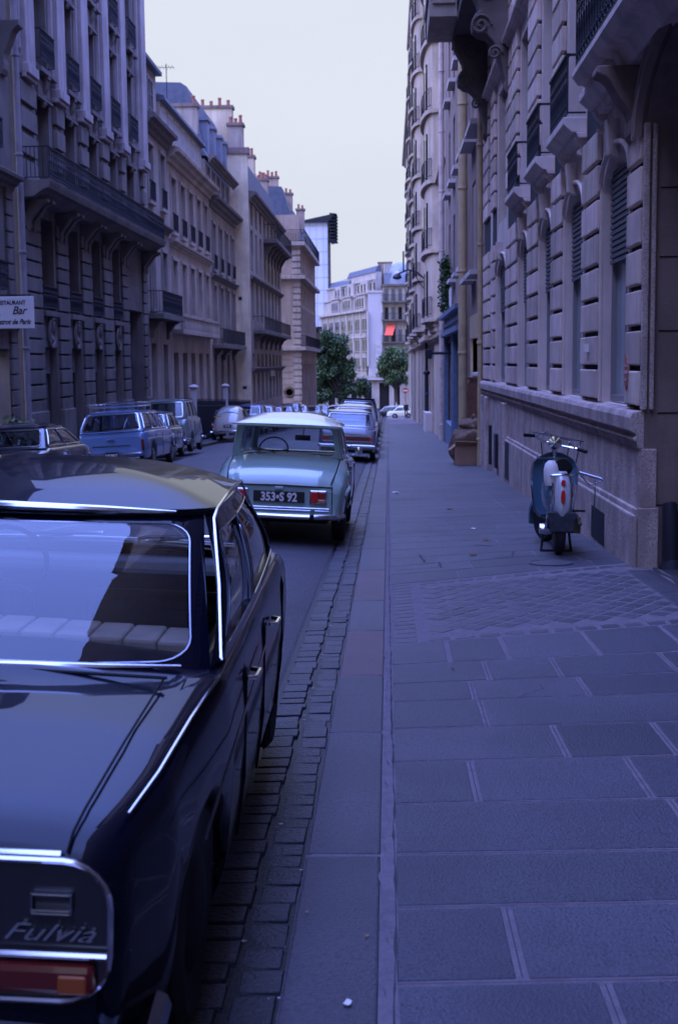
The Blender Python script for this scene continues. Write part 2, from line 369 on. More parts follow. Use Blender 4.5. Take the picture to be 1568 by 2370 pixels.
# thin dark centre lines in the wide mortar joints
b = MB()
for i in range(3, 12):
    for x in joints[i]:
        A, B = rows[i], rows[i+1]; ya = A[0]+(A[1]-A[0])*x/2.29; yb = B[0]+(B[1]-B[0])*x/2.29
        b.add([(x-.0018, ya+.02, gz(ya)-.0008), (x+.0018, ya+.02, gz(ya)-.0008), (x+.0018, yb-.02, gz(yb)-.0008), (x-.0018, yb-.02, gz(yb)-.0008)], [(0, 1, 2, 3)])
    A = rows[i]; n = 24
    b.loft([[(2.3*k/n, A[0]+(A[1]-A[0])*k/n-w_+.0015*math.sin(k*1.7), gz(A[0])-(A[1]-A[0])*k/n*SL-.0008) for w_ in (.0015, -.0015)] for k in range(n+1)], False, False)
tag(b.build('joint_lines', 'crack'), kind='structure')
b = MB(); random.seed(33)
def crackline(pts, w0):
    P = []
    for (x0, y0), (x1, y1) in zip(pts, pts[1:]):
        n = max(2, int(math.hypot(x1-x0, y1-y0)/.05))
        for k in range(n): t = k/n; P.append((x0+(x1-x0)*t+random.gauss(0, .006), y0+(y1-y0)*t+random.gauss(0, .006)))
    d = (pts[-1][0]-pts[0][0], pts[-1][1]-pts[0][1]); L = math.hypot(*d) or 1; nx, ny = -d[1]/L, d[0]/L
    b.loft([[(x+nx*q*(.4+random.random()), y+ny*q*(.4+random.random()), gz(y)+.0032) for q in (-w0, w0)] for x, y in P], False, False)
for pts, w0 in [(((.04, 12.9), (.30, 13.0), (.33, 12.3)), .012), (((.33, 12.3), (.46, 12.35), (.47, 11.9)), .014), (((.04, 11.75), (.5, 12.0)), .007), (((1.02, 12.7), (1.2, 12.8), (1.25, 13.3)), .010), (((.9, 13.9), (1.1, 13.7)), .02), (((.02, 15.1), (.8, 15.4)), .008), (((.5, 17.2), (1.4, 17.5)), .012), (((1.3, 14.2), (1.5, 14.6), (1.9, 14.5)), .008), (((.6, 6.55), (.8, 6.8), (.78, 6.95)), .002), (((1.4, 4.2), (1.55, 4.6)), .0018), (((.04, 20.5), (.7, 20.9)), .015), (((.9, 24), (1.9, 24.3)), .02), (((.1, 28), (1.2, 28.3)), .02)]: crackline(pts, w0)
tag(b.build('pavement_cracks', 'crack'), kind='structure')
# crossing of small setts in a diamond pattern
b = MB(); random.seed(6)
def quadsett(p, t, h=.0008, z0=-.03):
    c = (sum(q[0] for q in p)/4, sum(q[1] for q in p)/4); sh = [(c[0]+(q[0]-c[0])*.93, c[1]+(q[1]-c[1])*.93) for q in p]
    b.hexa([(x, y, gz(y)+z0) for x, y in p]+[(x, y, gz(y)+h) for x, y in sh], (t, t, t))
def yk(x, f): lo = 8.1+.38*x; hi = 10.84+.62*x; return lo+(hi-lo)*f
for k in range(17):
    f0, f1 = k/17+.012, (k+1)/17-.012
    t = random.uniform(.6, 1.15); quadsett([(.03, yk(.03, f0)), (.175, yk(.175, f0)), (.175, yk(.175, f1)), (.03, yk(.03, f1))], t)
for f0, f1 in ((.012, .055), (.945, .988)):
    x = .235
    while x < 2.1:
        t = random.uniform(.65, 1.2); quadsett([(x+.012, yk(x, f0)), (x+.15, yk(x+.15, f0)), (x+.15, yk(x+.15, f1)), (x+.012, yk(x, f1))], t); x += .165
u = .155
for i in range(-30, 40):
    for j in range(-30, 40):
        f = lambda a, c: (.23+(a+c)*u*.72, .5+(a-c)*.045)
        cx, cf = f(i+.5, j+.5)
        if not (.34 < cx < 2.05 and .10 < cf < .9): continue
        g = .07; q = [f(i+g, j+g), f(i+1-g, j+g), f(i+1-g, j+1-g), f(i+g, j+1-g)]
        t = random.uniform(.65, 1.2); quadsett([(x, yk(x, ff)) for x, ff in q], t, random.uniform(.0, .0018))
tag(b.build('paved_crossing', 'diamond', bevel=.003), kind='structure')
b = MB(); L5 = []
for k in range(30):
    L5.append([(2.36+.02*math.sin(k*.9), 8.2+k*.13, gz(8.2+k*.13)+.002), (2.40+.02*math.sin(k*.9+.4), 8.2+k*.13, gz(8.2+k*.13)+.002)])
b.loft(L5, False, False); tag(b.build('threshold_crack', 'crack'), kind='structure')
b = MB()
for x0, x1, y0, y1 in ((2.42, 3.3, 8.9, 10.4), (2.42, 3.3, 10.42, 11.86), (3.32, 4.6, 8.9, 11.86), (2.1, 2.34, 9.1, 10.3), (2.1, 2.34, 10.33, 11.7)):
    t = random.uniform(.8, 1.1); p = [(x0, y0), (x1, y0), (x1, y1), (x0, y1)]; b.hexa([(x, y, gz(y)-.03) for x, y in p]+[(x, y, gz(y)+.004) for x, y in p], (t, t, t))
tag(b.build('threshold_paving', 'slab', bevel=.01), kind='structure')
b = MB(); b.lathe([(.0, -.01), (.205, -.01), (.205, .009), (.19, .012), (.185, .007), (0, .007)], n=40)
for k in range(-4, 5):
    h = math.sqrt(max(.17**2-(k*.038)**2, 0)); b.box(k*.038-.006, k*.038+.006, -h, h, .006, .0105)
o = b.build('manhole_cover', mat('castiron', (.07, .065, .075), .55, bump=.4, bscale=50), smooth=True); o.location = (1.5, 12.22, gz(12.22)+.004); o.rotation_euler = (-SL, 0, 0)
tag(o, 'round dark iron cover in the pavement behind the parked scooter', 'manhole cover'); o['label'] = 'round dark iron cover set in the pavement just in front of the scooter'
# ------------------------------------------------------------------ facades
class Fac:
    """a facade in the plane x = X; s=+1 looks towards +x (left side of the street), s=-1 towards -x"""
    def __init__(s, X, sg, root): s.X, s.s, s.root = X, sg, root; s.cache = {}
    def box(s, b, u0, u1, z0, z1, d0, d1, tone=None):
        a, c = s.X+s.s*d0, s.X+s.s*d1; b.box(min(a, c), max(a, c), u0, u1, z0, z1, tone)
    def wall(s, u0, u1, z0, z1, holes, m, name='wall', th=.45, bevel=0):
        b = MB(); es = sorted({u0, u1}|{h[i] for h in holes for i in (0, 1) if u0 < h[i] < u1})
        for a, c in zip(es, es[1:]):
            mid = (a+c)/2; cur = z0
            for h in sorted([h for h in holes if h[0] < mid < h[1]], key=lambda h: h[2]):
                if h[2] > cur: s.box(b, a, c, cur, h[2], -th, 0)
                cur = max(cur, h[3])
            if cur < z1: s.box(b, a, c, cur, z1, -th, 0)
        return b.build(name, m, s.root, bevel=bevel)
    def part(s, name, m, key, maker, loc, child=None):
        """shared-mesh part at (depth, u, z)"""
        k = (name, m, key)
        if k in s.cache:
            o = copy_tree(s.cache[k], s.root)
        else:
            b = MB(); maker(b); o = b.build(name, m, s.root)
            if child:
                for cn, cm, mk in child: bb = MB(); mk(bb); bb.build(cn, cm, o)
            s.cache[k] = o
        o.location = (s.X+s.s*loc[0], loc[1], loc[2]); return o
    def window(s, u0, u1, z0, z1, rec=.22, frame='frame', pane='pane', shutter=None, cols=2, rows=3, simple=False):
        w_, h_ = round(u1-u0, 2), round(z1-z0, 2); sg = s.s
        def bx(b, a, c, e, f, d0, d1): x0, x1 = sorted((sg*d0, sg*d1)); b.box(x0, x1, a, c, e, f)
        def fr(b):
            t = .06
            bx(b, 0, t, 0, h_, -.05, .03); bx(b, w_-t, w_, 0, h_, -.05, .03); bx(b, t, w_-t, 0, t, -.05, .03); bx(b, t, w_-t, h_-t, h_, -.05, .03)
            for i in range(1, cols): x = w_*i/cols; bx(b, x-.035, x+.035, t, h_-t, -.045, .025)
            if not simple:
                for j in range(1, rows): z = h_*j/rows; bx(b, t, w_-t, z-.015, z+.015, -.04, .015)
        def pn(b): bx(b, .03, w_-.03, .03, h_-.03, -.035, -.02)
        ch = [('pane', pane, pn)]
        if shutter:
            sm, f0 = shutter
            def sh(b):
                z = h_*f0
                while z < h_-.05: bx(b, .06, w_-.06, z, z+.035, .035, .06); z += .06
                bx(b, .06, w_-.06, h_*f0, h_-.05, .031, .04)
            ch.append(('roller_blind', sm, sh))
        return s.part('window', frame, (w_, h_, pane, shutter, cols, rows), fr, (-rec, u0, z0), ch)
    def rail(s, u0, u1, z0, h=.85, d=.3, dens=.11, name='balconette', fancy=True):
        w_ = round(u1-u0, 2); sg = s.s
        def mk(b):
            def bx(a, c, e, f, d0, d1): x0, x1 = sorted((sg*d0, sg*d1)); b.box(x0, x1, a, c, e, f)
            bx(0, w_, h-.03, h, d-.03, d+.02); bx(0, w_, .05, .075, d-.015, d+.005)
            if fancy: bx(0, w_, h*.74, h*.74+.02, d-.015, d+.005)
            n = max(2, int(w_/dens))
            for i in range(n+1):
                u = w_*i/n; bx(u-.009, u+.009, .05, h-.02, d-.014, d+.004)
                if fancy and i < n:
                    for zc, rz in ((h*.4, h*.22), (h*.85, h*.07), (h*.17, h*.06)):
                        rr = w_/n*.45; pts = [(sg*(d-.005), u+w_/n/2+rr*math.cos(a*PI/4), zc+rz*math.sin(a*PI/4)) for a in range(8)]
                        b.tube(pts, .011, 4, True)
            for u in (0, w_-.018):
                bx(u, u+.018, h-.03, h, 0, d); bx(u, u+.018, .05, .07, 0, d)
                if d > .25:
                    for q in range(1, int(d/.1)): bx(u, u+.018, .05, h-.03, q*.1-.008, q*.1+.008)
        return s.part(name, 'iron', (w_, h, d, fancy), mk, (0, u0, z0))
def building(label, X=0, cat='building', name='apartment_building', u=0, z=0):
    return thing(name, label, cat, (0, 0, 0))
def console(f, b, u0, u1, z0, z1, d):
    """scrolled bracket under a balcony"""
    pr = [(0, z0)]
    for k in range(9): t = k/8; pr.append((.06+d*.55*t**1.6+.05*math.sin(t*PI*3)*(1-t), z0+(z1-z0)*.8*t))
    pr += [(d*.8, z0+(z1-z0)*.86), (d*.97, z0+(z1-z0)*.9), (d*.97, z1), (0, z1)]
    b.prism(pr, lambda p, t: (f.X+f.s*p[0], t, p[1]), u0, u1)
def molding(f, b, u0, u1, z0, prof):
    b.prism(prof, lambda p, t: (f.X+f.s*p[0], t, z0+p[1]), u0, u1)
CORN = [(0, -.28), (.05, -.28), (.07, -.18), (.16, -.15), (.19, -.07), (.30, -.05), (.32, .04), (.27, .07), (0, .1)]
def sc(pr, k): return [(a*k, c*k) for a, c in pr]
def chimney(root, x0, x1, y0, y1, z0, z1, pots=4, m='stone_l2', along='x'):
    b = MB(); b.box(x0, x1, y0, y1, z0, z1); c = b.build('chimney', m, root)
    b = MB(); b.box(x0-.08, x1+.08, y0-.08, y1+.08, z1, z1+.16); b.build('chimney_cap', 'stone_r_dark', c)
    for i in range(pots):
        t = (i+.5)/pots; px, py = (x0+(x1-x0)*t, (y0+y1)/2) if along == 'x' else ((x0+x1)/2, y0+(y1-y0)*t)
        h = [.42, .32, .5, .36][i % 4]; b = MB(); b.lathe([(.11, z1+.16), (.09, z1+.16+h*.8), (.12, z1+.16+h*.85), (.1, z1+.16+h)], (px, py, 0), n=10); b.build('chimney_pot', 'pot', c, smooth=True)
def pipe(name, X, u, z0, z1, r, m, label, root=None, s=-1, step=2.3):
    b = MB(); x = X+s*(r+.04); b.tube([(x, u, z0), (x, u, z1)], r, 12); z = z0+.6
    while z < z1: b.lathe([(r, z), (r+.02, z+.01), (r+.02, z+.06), (r, z+.07)], (x, u, 0), n=12); z += step
    b.tube([(x, u, z0+.35), (x, u, z0)], r*1.12, 12)
    o = b.build(name, m, root, smooth=True); return o
# ===== RIGHT 1: rusticated stone house with tall arched windows
root = building('near right stone house with grooved blocks, arched windows and deep carved brackets', name='rusticated_house'); F = Fac(2.29, -1, root)
G1, LED = -1.3, 1.03
wins = [(12.69, 14.34), (15.61, 17.31), (18.52, 20.13), (21.65, 23.32), (25.6, 28.1)]
END = 31.6
def arch_top(z, u0, u1): return z
h0 = [(a, c, LED+.02, 3.25) for a, c in wins]
cell = []
F.wall(11.95, END, LED-.02, 3.25, h0, 'stone_r', th=.5)
# arch spandrels
b = MB(); r_ = .28
for a, c in wins:
    n = 12; poly = [(a, 3.25)]+[(a+(c-a)*(1-math.cos(PI*k/n))/2, 3.25+r_*math.sin(PI*k/n)) for k in range(n+1)][1:-1]+[(c, 3.25), (c, 3.75), (a, 3.75)]
    for k in range(n):
        u0, u1 = a+(c-a)*(1-math.cos(PI*k/n))/2, a+(c-a)*(1-math.cos(PI*(k+1)/n))/2
        z0, z1 = 3.25+r_*math.sin(PI*k/n), 3.25+r_*math.sin(PI*(k+1)/n)
        b.prism([(u0, z0), (u1, z1), (u1, 3.75), (u0, 3.75)], lambda p, t: (t, p[0], p[1]), 2.29, 2.79)
ed = [11.95]+[v for w_ in wins for v in w_]+[END]
for a, c in zip(ed[::2], ed[1::2]): F.box(b, a, c, 3.25, 3.75, -.5, 0)
b.build('arch_band', 'stone_r', root)
up = [(a+.12, c-.12, 4.27, 6.9) for a, c in wins[:4]]+[(25.9, 27.8, 4.27, 6.9)]; up2 = [(a, c, 7.6, 10.2) for a, c, _, _ in up]; up3 = [(a, c, 10.9, 13.3) for a, c, _, _ in up]
F.wall(11.95, END, 3.75, 24, up+up2+up3, 'stone_r', 'upper_wall', th=.5)
# rusticated blocks, each course with a dark groove
b = MB(); random.seed(2)
piers = [(11.98, 12.62), (14.42, 15.53), (17.39, 18.44), (20.21, 21.57), (23.40, 25.5), (28.2, 29.2), (29.9, 31.45)]
for a, c in piers:
    z = LED+.03
    while z < 10:
        h = .36; uu = [(a, c)]
        if c-a > 2: uu = [(a, a+.95), (a+1.15, c)]
        if z < 3.75 or z > 4.3:
            for p, q in uu: t_ = random.uniform(.72, 1.08); F.box(b, p, q, z+.026, z+h-.026, 0, .065, (t_, t_*random.uniform(.96, 1.0), t_*random.uniform(.92, 1.0)))
        z += h
b.pieces('rustication', 'block_r', root, bevel=.014)
b = MB(); 
for a, c in piers:
    F.box(b, a+.02, c-.02, LED+.03, 9.9, .001, .012)
b.pieces('grooves', 'groove', root, gap=.45)
# window surrounds (slim moulded bands beside each pier)
b = MB()
for a, c in wins:
    for u0, u1 in ((a-.07, a-.02), (c+.02, c+.07)): F.box(b, u0, u1, LED+.02, 3.3, 0, .035)
    pass
    n = 14; P1 = [(F.X-.035, a-.05+(c-a+.1)*(1-math.cos(PI*k/n))/2, 3.28+(r_+.07)*math.sin(PI*k/n)) for k in range(n+1)]; b.tube(P1, .03, 6)
    m_ = (a+c)/2; b.hexa([(2.29, m_-.07, 3.48), (2.29, m_+.07, 3.48), (2.19, m_+.07, 3.52), (2.19, m_-.07, 3.52), (2.29, m_-.12, 3.86), (2.29, m_+.12, 3.86), (2.16, m_+.10, 3.86), (2.16, m_-.10, 3.86)])
b.pieces('window_surround', 'stone_r', root, bevel=.01)
for i, (a, c) in enumerate(wins):
    F.window(a+.02, c-.02, LED+.04, 3.45, rec=.12, frame='frame', pane='pane_frost', shutter=('shutter', .60), cols=2, simple=True)
for a, c, z0, z1 in up+up2+up3: F.window(a, c, z0, z1, rec=.24)
# sills with brackets, balconettes
b = MB()
for a, c, z0, z1 in up[:4]:
    a0, c0 = a-.12, c+.12
    b.prism([(0, -.17), (.17, -.17), (.25, -.10), (.27, -.08), (.27, 0), (0, 0)], lambda p, t: (F.X-p[0], t, z0+p[1]), a0, c0)
    b.prism([(0, -.24), (.10, -.24), (.13, -.18), (0, -.18)], lambda p, t: (F.X-p[0], t, z0+p[1]), a0-.05, c0+.05)
    for u in (a0+.08, c0-.20): console(F, b, u, u+.12, z0-.42, z0-.17, .14)
for z in (7.3, 10.6, 13.9): molding(F, b, 11.95, END, z, sc(CORN, .6))
molding(F, b, 11.95, END, 24, sc(CORN, 1.6))
b.pieces('sill', 'stone_r', root, bevel=.008)
for a, c, z0, z1 in up[:4]+up2: F.rail(a-.06, c+.06, z0, .72, d=.22, dens=.13)
# plinth with ledge
b = MB()
def sl(u0, u1, z1, d0, d1):   # block standing on the sloping ground
    b.hexa([(F.X-d1, u0, gz(u0)-.05), (F.X-d0, u0, gz(u0)-.05), (F.X-d0, u1, gz(u1)-.05), (F.X-d1, u1, gz(u1)-.05), (F.X-d1, u0, z1), (F.X-d0, u0, z1), (F.X-d0, u1, z1), (F.X-d1, u1, z1)])
sl(11.95, END, .74, -.5, .045)
b.prism([(0, .70), (.06, .70), (.07, .76), (.10, .775), (.10, .80), (.075, .81), (.075, .83), (.13, .86), (.135, .98), (.11, LED), (0, LED+.015)], lambda p, t: (F.X-p[0], t, p[1]), 11.92, END)
b.build('plinth', 'plinth', root, bevel=.01)
b = MB(); F2 = F
def sl2(u0, u1, za, zb_, d): b.hexa([(F.X-d, u0, gz(u0)-.05), (F.X-.04, u0, gz(u0)-.05), (F.X-.04, u1, gz(u1)-.05), (F.X-d, u1, gz(u1)-.05), (F.X-d, u0, za), (F.X-.04, u0, za), (F.X-.04, u1, zb_), (F.X-d, u1, zb_)])
sl2(11.92, 25.2, .10, .02, .10); sl2(11.92, 25.2, .16, .08, .075)
for a, c in ((25.2, 25.85), (29.7, 30.4), (31.0, 31.55)): sl2(a, c, .70, .70, .12)
b.build('plinth_base', 'plinth', root, bevel=.02)
b = MB()
for a, c, z0, z1 in ((13.45, 14.3, -.40, -.06), (19.2, 19.9, -.55, -.2), (24.2, 25.0, -.7, 0.0), (27.2, 27.6, -.7, 0.0), (28.9, 29.1, -.75, .1)):
    F.box(b, a, c, z0, z1, .04, .104)
b.pieces('cellar_grille', 'iron', root)
# side of the doorway (faces the camera) and the arched portal towards the camera
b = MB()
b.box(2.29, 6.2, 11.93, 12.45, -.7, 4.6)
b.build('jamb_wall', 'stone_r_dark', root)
b = MB()
for z in (.19, 1.02, 1.75, 2.4, 3.0): b.box(2.40, 6.2, 11.925, 11.94, z-.006, z+.006)
b.build('wall_joints', 'groove', root)
b = MB()
for x0, x1 in ((2.245, 2.30), (2.32, 2.36)): b.box(x0, x1, 11.88, 11.94, LED+.02, 3.55)
b.box(2.24, 2.42, 11.88, 11.955, -.6, .17); b.box(2.26, 2.40, 11.90, 11.955, .17, .70)
b.pieces('corner_molding', 'plinth', root, bevel=.01)
# portal arch wall: opening y 8.6..11.95, springing 3.4
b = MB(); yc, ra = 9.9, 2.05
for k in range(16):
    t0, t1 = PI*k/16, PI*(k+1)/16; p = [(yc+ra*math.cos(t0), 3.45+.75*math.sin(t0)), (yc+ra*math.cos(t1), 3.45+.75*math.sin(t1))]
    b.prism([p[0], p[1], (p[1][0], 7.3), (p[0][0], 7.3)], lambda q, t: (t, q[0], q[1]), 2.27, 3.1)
b.box(2.27, 3.1, -40, yc-ra, -.4, 7.3); b.box(2.28, 3.1, -40, 11.95, 7.3, 26)  # unseen upper and rear stretch, extended to darken the near pavement
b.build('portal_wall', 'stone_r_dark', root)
b = MB(); b.box(3.1, 6.2, 3, 12, 4.25, 4.4); b.box(5.2, 5.4, 3, 12, -1, 4.4); b.build('vestibule', 'door', root)
b = MB(); n = 18
for rr, d in ((2.12, .10), (2.3, .06)):
    b.tube([(2.27-d*.4, yc+rr*math.cos(PI*k/n), 3.45+(.75+(rr-2.05))*math.sin(PI*k/n)) for k in range(n+1)], .07, 6)
b.build('arch_molding', 'stone_r_dark', root, smooth=True)
# balcony over the portal with consoles and carved head
b = MB(); b.prism([(0, -.30), (.12, -.30), (.2, -.16), (.34, -.14), (.40, -.06), (.40, 0), (0, 0)], lambda p, t: (2.29-p[0], t, 4.42+p[1]), 4.0, 13.95)
b.build('balcony', 'stone_r', root, bevel=.01)
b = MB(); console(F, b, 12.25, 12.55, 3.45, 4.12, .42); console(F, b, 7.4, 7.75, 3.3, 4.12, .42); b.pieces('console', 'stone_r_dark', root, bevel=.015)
F.rail(4.0, 13.95, 4.42, .8, d=.36, dens=.16, name='balcony_railing')
# carved garland and head
b = MB(); random.seed(8)
for k in range(34):
    t = k/33; y = 11.78+.05*math.sin(t*11); z = 4.40-.34*t; r = .018+.035*random.random()*(1-.5*t); x = 2.24-.05*random.random()
    b.lathe([(0, -r), (r*.7, -r*.7), (r, 0), (r*.7, r*.7), (0, r)], (x, y+random.uniform(-.05, .05), z), n=8)
b.build('carved_ornament', 'stone_r', root, smooth=True, ang=80)
# oriel with great carved brackets
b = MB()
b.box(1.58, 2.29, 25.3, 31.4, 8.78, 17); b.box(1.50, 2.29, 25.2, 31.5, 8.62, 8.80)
b.build('oriel', 'blackish', root, bevel=.02)
b = MB(); b.box(.92, 1.5, 28.9, 31.2, 8.74, 9.25); b.box(.87, 1.5, 28.8, 31.3, 9.25, 9.4); b.box(.95, 1.5, 29.0, 31.1, 9.4, 12.5); b.box(.98, 1.45, 28.85, 28.95, 9.0, 9.06)
b.build('bay', 'stone_w', root, bevel=.01)
b = MB()
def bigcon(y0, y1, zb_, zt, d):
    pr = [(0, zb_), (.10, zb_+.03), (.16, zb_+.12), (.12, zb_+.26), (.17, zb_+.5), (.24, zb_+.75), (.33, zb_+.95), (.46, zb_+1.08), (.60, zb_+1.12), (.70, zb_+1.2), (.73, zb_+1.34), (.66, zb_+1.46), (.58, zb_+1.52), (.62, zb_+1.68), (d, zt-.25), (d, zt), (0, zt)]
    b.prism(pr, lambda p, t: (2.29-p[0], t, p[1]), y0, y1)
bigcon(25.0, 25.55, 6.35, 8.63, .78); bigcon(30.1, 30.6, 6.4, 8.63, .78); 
b.pieces('oriel_bracket', 'blackish', root, bevel=.03)
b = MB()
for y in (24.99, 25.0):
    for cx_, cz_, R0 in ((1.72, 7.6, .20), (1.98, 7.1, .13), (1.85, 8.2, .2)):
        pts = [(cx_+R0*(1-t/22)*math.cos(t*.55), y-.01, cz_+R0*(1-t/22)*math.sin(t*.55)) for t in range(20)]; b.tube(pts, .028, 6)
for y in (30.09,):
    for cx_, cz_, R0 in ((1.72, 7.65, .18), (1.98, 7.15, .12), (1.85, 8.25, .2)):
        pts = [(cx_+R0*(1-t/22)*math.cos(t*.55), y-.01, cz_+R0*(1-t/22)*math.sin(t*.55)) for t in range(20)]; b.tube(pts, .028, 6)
b.pieces('bracket_scroll', 'blackish', root, smooth=True)
# plaque, small box
pl = MB(); n = 28
pl.prism([(.085*math.cos(2*PI*k/n)*1.0, .165*math.sin(2*PI*k/n)*(1-.12*abs(math.cos(2*PI*k/n)))) for k in range(n)], lambda p, t: (t, p[0], p[1]), -.008, .008)
pq = thing('wall_plaque', 'small pointed oval red plaque on the first stone pier above the scooter', 'plaque', (2.222, 12.48, 1.38)); pl.build('board', mat('plaque_red', (.36, .07, .06), .5, noise=40, col2=(.5, .35, .3)), pq)
b = MB(); b.box(-.012, -.008, -.06, .06, -.012, .018); b.box(-.012, -.008, -.05, .05, .055, .07); b.box(-.012, -.008, -.05, .05, -.075, -.06); b.build('band', 'pale', pq)
b = MB(); b.box(-.03, .03, -.05, .05, -.045, .045); b.box(-.036, -.03, -.035, .035, -.03, .03)
o = b.build('bell_box', 'white', bevel=.008); o.location = (2.21, 14.9, 1.63); tag(o, 'small pale square box fixed to the second grooved stone pier', 'box')
# iron corner guard
b = MB(); b.tube([(2.52, 11.80, -.42), (2.51, 11.80, .1), (2.50, 11.83, .22)], [.085, .075, .06], 14); b.lathe([(.0, 0), (.1, 0), (.12, .03), (.1, .08), (.085, .12)], (2.53, 11.8, -.40), n=16)
b.lathe([(.07, 0), (.075, .015), (.07, .03)], (2.512, 11.8, .05), n=16)
tag(b.build('guard_stone', 'iron', smooth=True), 'black iron wheel guard post standing in the doorway at the right edge', 'bollard')
# ===== RIGHT 2: narrower houses with drainpipes and shops
root = building('soot-stained narrow house with louvred windows between yellow drainpipes', name='narrow_house'); F = Fac(2.29, -1, root)
H = [(32.3, 36.1, -2, 2.10), (32.6, 34.0, 3.7, 6.2), (35.0, 36.4, 3.7, 6.2), (32.6, 34.0, 7.2, 9.6), (35.0, 36.4, 7.2, 9.6), (32.6, 34.0, 10.6, 12.8), (35.0, 36.4, 10.6, 12.8)]
F.wall(31.65, 38.3, -2, 19, H, 'stone_r_dark', th=.4)
for h in H[1:]: F.window(*h, rec=.08, frame='pipe_y', pane='pane', shutter=('brick', .02))
b = MB()
for u0, u1, z in ((32.2, 34.4, 3.58), (34.8, 36.8, 3.58), (32.2, 34.4, 7.1), (34.8, 36.8, 7.1)): F.box(b, u0, u1, z, z+.12, 0, .32); 
molding(F, b, 31.65, 38.3, 19, sc(CORN, 1.4)); b.pieces('sill', 'pale', root)
b = MB(); F.box(b, 36.1, 36.4, -2, 2.1, -.4, .06); F.box(b, 32.1, 36.4, 2.1, 2.7, 0, .07); b.build('gateway_surround', 'pipe_y', root)
b = MB(); F.box(b, 32.3, 36.1, -2, 2.1, -1.9, -1.8); b.build('gate', 'pipe_y', root)
b = MB(); F.box(b, 33.2, 35.9, 1.12, 1.2, -.6, .05); b.pieces('ledge', 'pale', root)
b = MB(); F.box(b, 34.2, 35.9, -.6, 1.12, -1.2, -1.15); b.build('crate_panel', 'card', root)
tag(pipe('drainpipe', 2.29, 31.75, gz(31.75), 19, .065, 'pipe_y', ''), 'thin tan drainpipe running down beside the last grooved pier', 'drainpipe', 'drainpipes on the right')
tag(pipe('drainpipe', 2.29, 37.95, gz(38), 19, .13, 'pipe_y', ''), 'thick yellowish drainpipe right of the blue-grey shop front', 'drainpipe', 'drainpipes on the right')
root = building('plain grey house with a blue-grey shop front and climbing plant', name='shop_house'); F = Fac(2.29, -1, root)
H = [(39.4, 44.0, -2, 2.35), (45.2, 50.8, -2, 2.2)]+[(u, u+1.2, z, z+2.2) for u in (39.6, 42.4, 45.6, 49.0) for z in (4.3, 7.6, 10.9, 14.1)]
F.wall(38.3, 53.2, -2.5, 19, H, 'stone_r_dark', th=.4)
for h in H[2:]: F.window(*h, rec=.15, frame='frame', shutter=None)
b = MB()
for u in (39.2, 44.0, 44.9, 50.8): F.box(b, u, u+.35, -2.2, 2.4, -.05, .16)
for z, d in ((2.4, .3), (2.75, .2), (3.05, .34)): F.box(b, 39.0, 51.2, z, z+.14, 0, d)
F.box(b, 39.1, 51.1, 2.5, 3.1, 0, .14)
for u0, u1 in ((39.5, 44.0), (45.2, 50.8)): F.box(b, u0, u1, -2.2, -.75, -.1, .12)
b.build('shop_front', 'blueframe', root, bevel=.01)
b = MB(); F.box(b, 39.55, 44, -.75, 2.35, -.15, -.1); F.box(b, 45.25, 50.8, -.75, 2.2, -.15, -.1); b.build('shop_window', 'pane', root)
b = MB()
for u, z in ((42, 3.4), (45, 3.6), (47.5, 4.3)): pass
for u in (39.4, 42.2, 45.4, 48.8):
    for z in (4.2, 7.5, 10.8, 14.0): F.box(b, u, u+1.6, z-.02, z+.1, 0, .22)
molding(F, b, 38.3, 53.2, 19, sc(CORN, 1.4)); b.pieces('sill', 'pale', root)
b = MB(); b.box(-.05, 0, -.35, .35, -.3, .3); b.box(-.06, -.05, -.31, .31, -.26, .26); o = b.build('notice_board', 'white', bevel=.01); o.location = (2.05, 43.3, 3.55); tag(o, 'white panel fixed above the blue-grey shop front', 'panel')
tag(pipe('drainpipe', 2.29, 53.2, gz(53), 19, .11, 'pipe_w', ''), 'pale grey drainpipe left of the climbing plant', 'drainpipe', 'drainpipes on the right')
b = MB(); F.box(b, 48.2, 48.3, 1.75, 1.85, 0, .75); F.box(b, 48.2, 48.3, 1.6, 1.95, .7, .95); o = b.build('wall_lamp', 'iron', bevel=.02); tag(o, 'small dark lamp on an arm over the shop entrance', 'lamp')
random.seed(17)
def leafcloud(b, blobs, n, size):
    for _ in range(n):
        cx_, cy_, cz_, rx, ry, rz = random.choice(blobs); 
        d = Vector((random.gauss(0, 1), random.gauss(0, 1), random.gauss(0, 1))); d.normalize(); q = min(1.25, abs(random.gauss(.5, .38)))
        p = Vector((cx_+d.x*rx*q, cy_+d.y*ry*q, cz_+d.z*rz*q)); a = Vector((random.gauss(0, 1), random.gauss(0, 1), random.gauss(0, 1))).normalized(); c = a.cross(Vector((random.gauss(0, 1), random.gauss(0, 1), random.gauss(0, 1)))).normalized()
        s_ = size*random.uniform(.6, 1.4); b.add([p-a*s_, p+c*s_*.6, p+a*s_, p-c*s_*.6], [(0, 1, 2, 3)])
t = thing('climbing_plant', 'dark green climbing plant hanging on the wall above the shop front', 'plant', (2.2, 48, 3.3))
b = MB(); leafcloud(b, [(-.15, 0, .2+k*.25, .22, .9-.08*k, .3) for k in range(7)], 1500, .07); b.build('foliage', 'leaf', t)
b = MB(); b.tube([(0, .2, -1), (-.05, 0, .3), (-.05, .2, 1.3)], .03, 6); b.build('stem', 'bark', t)
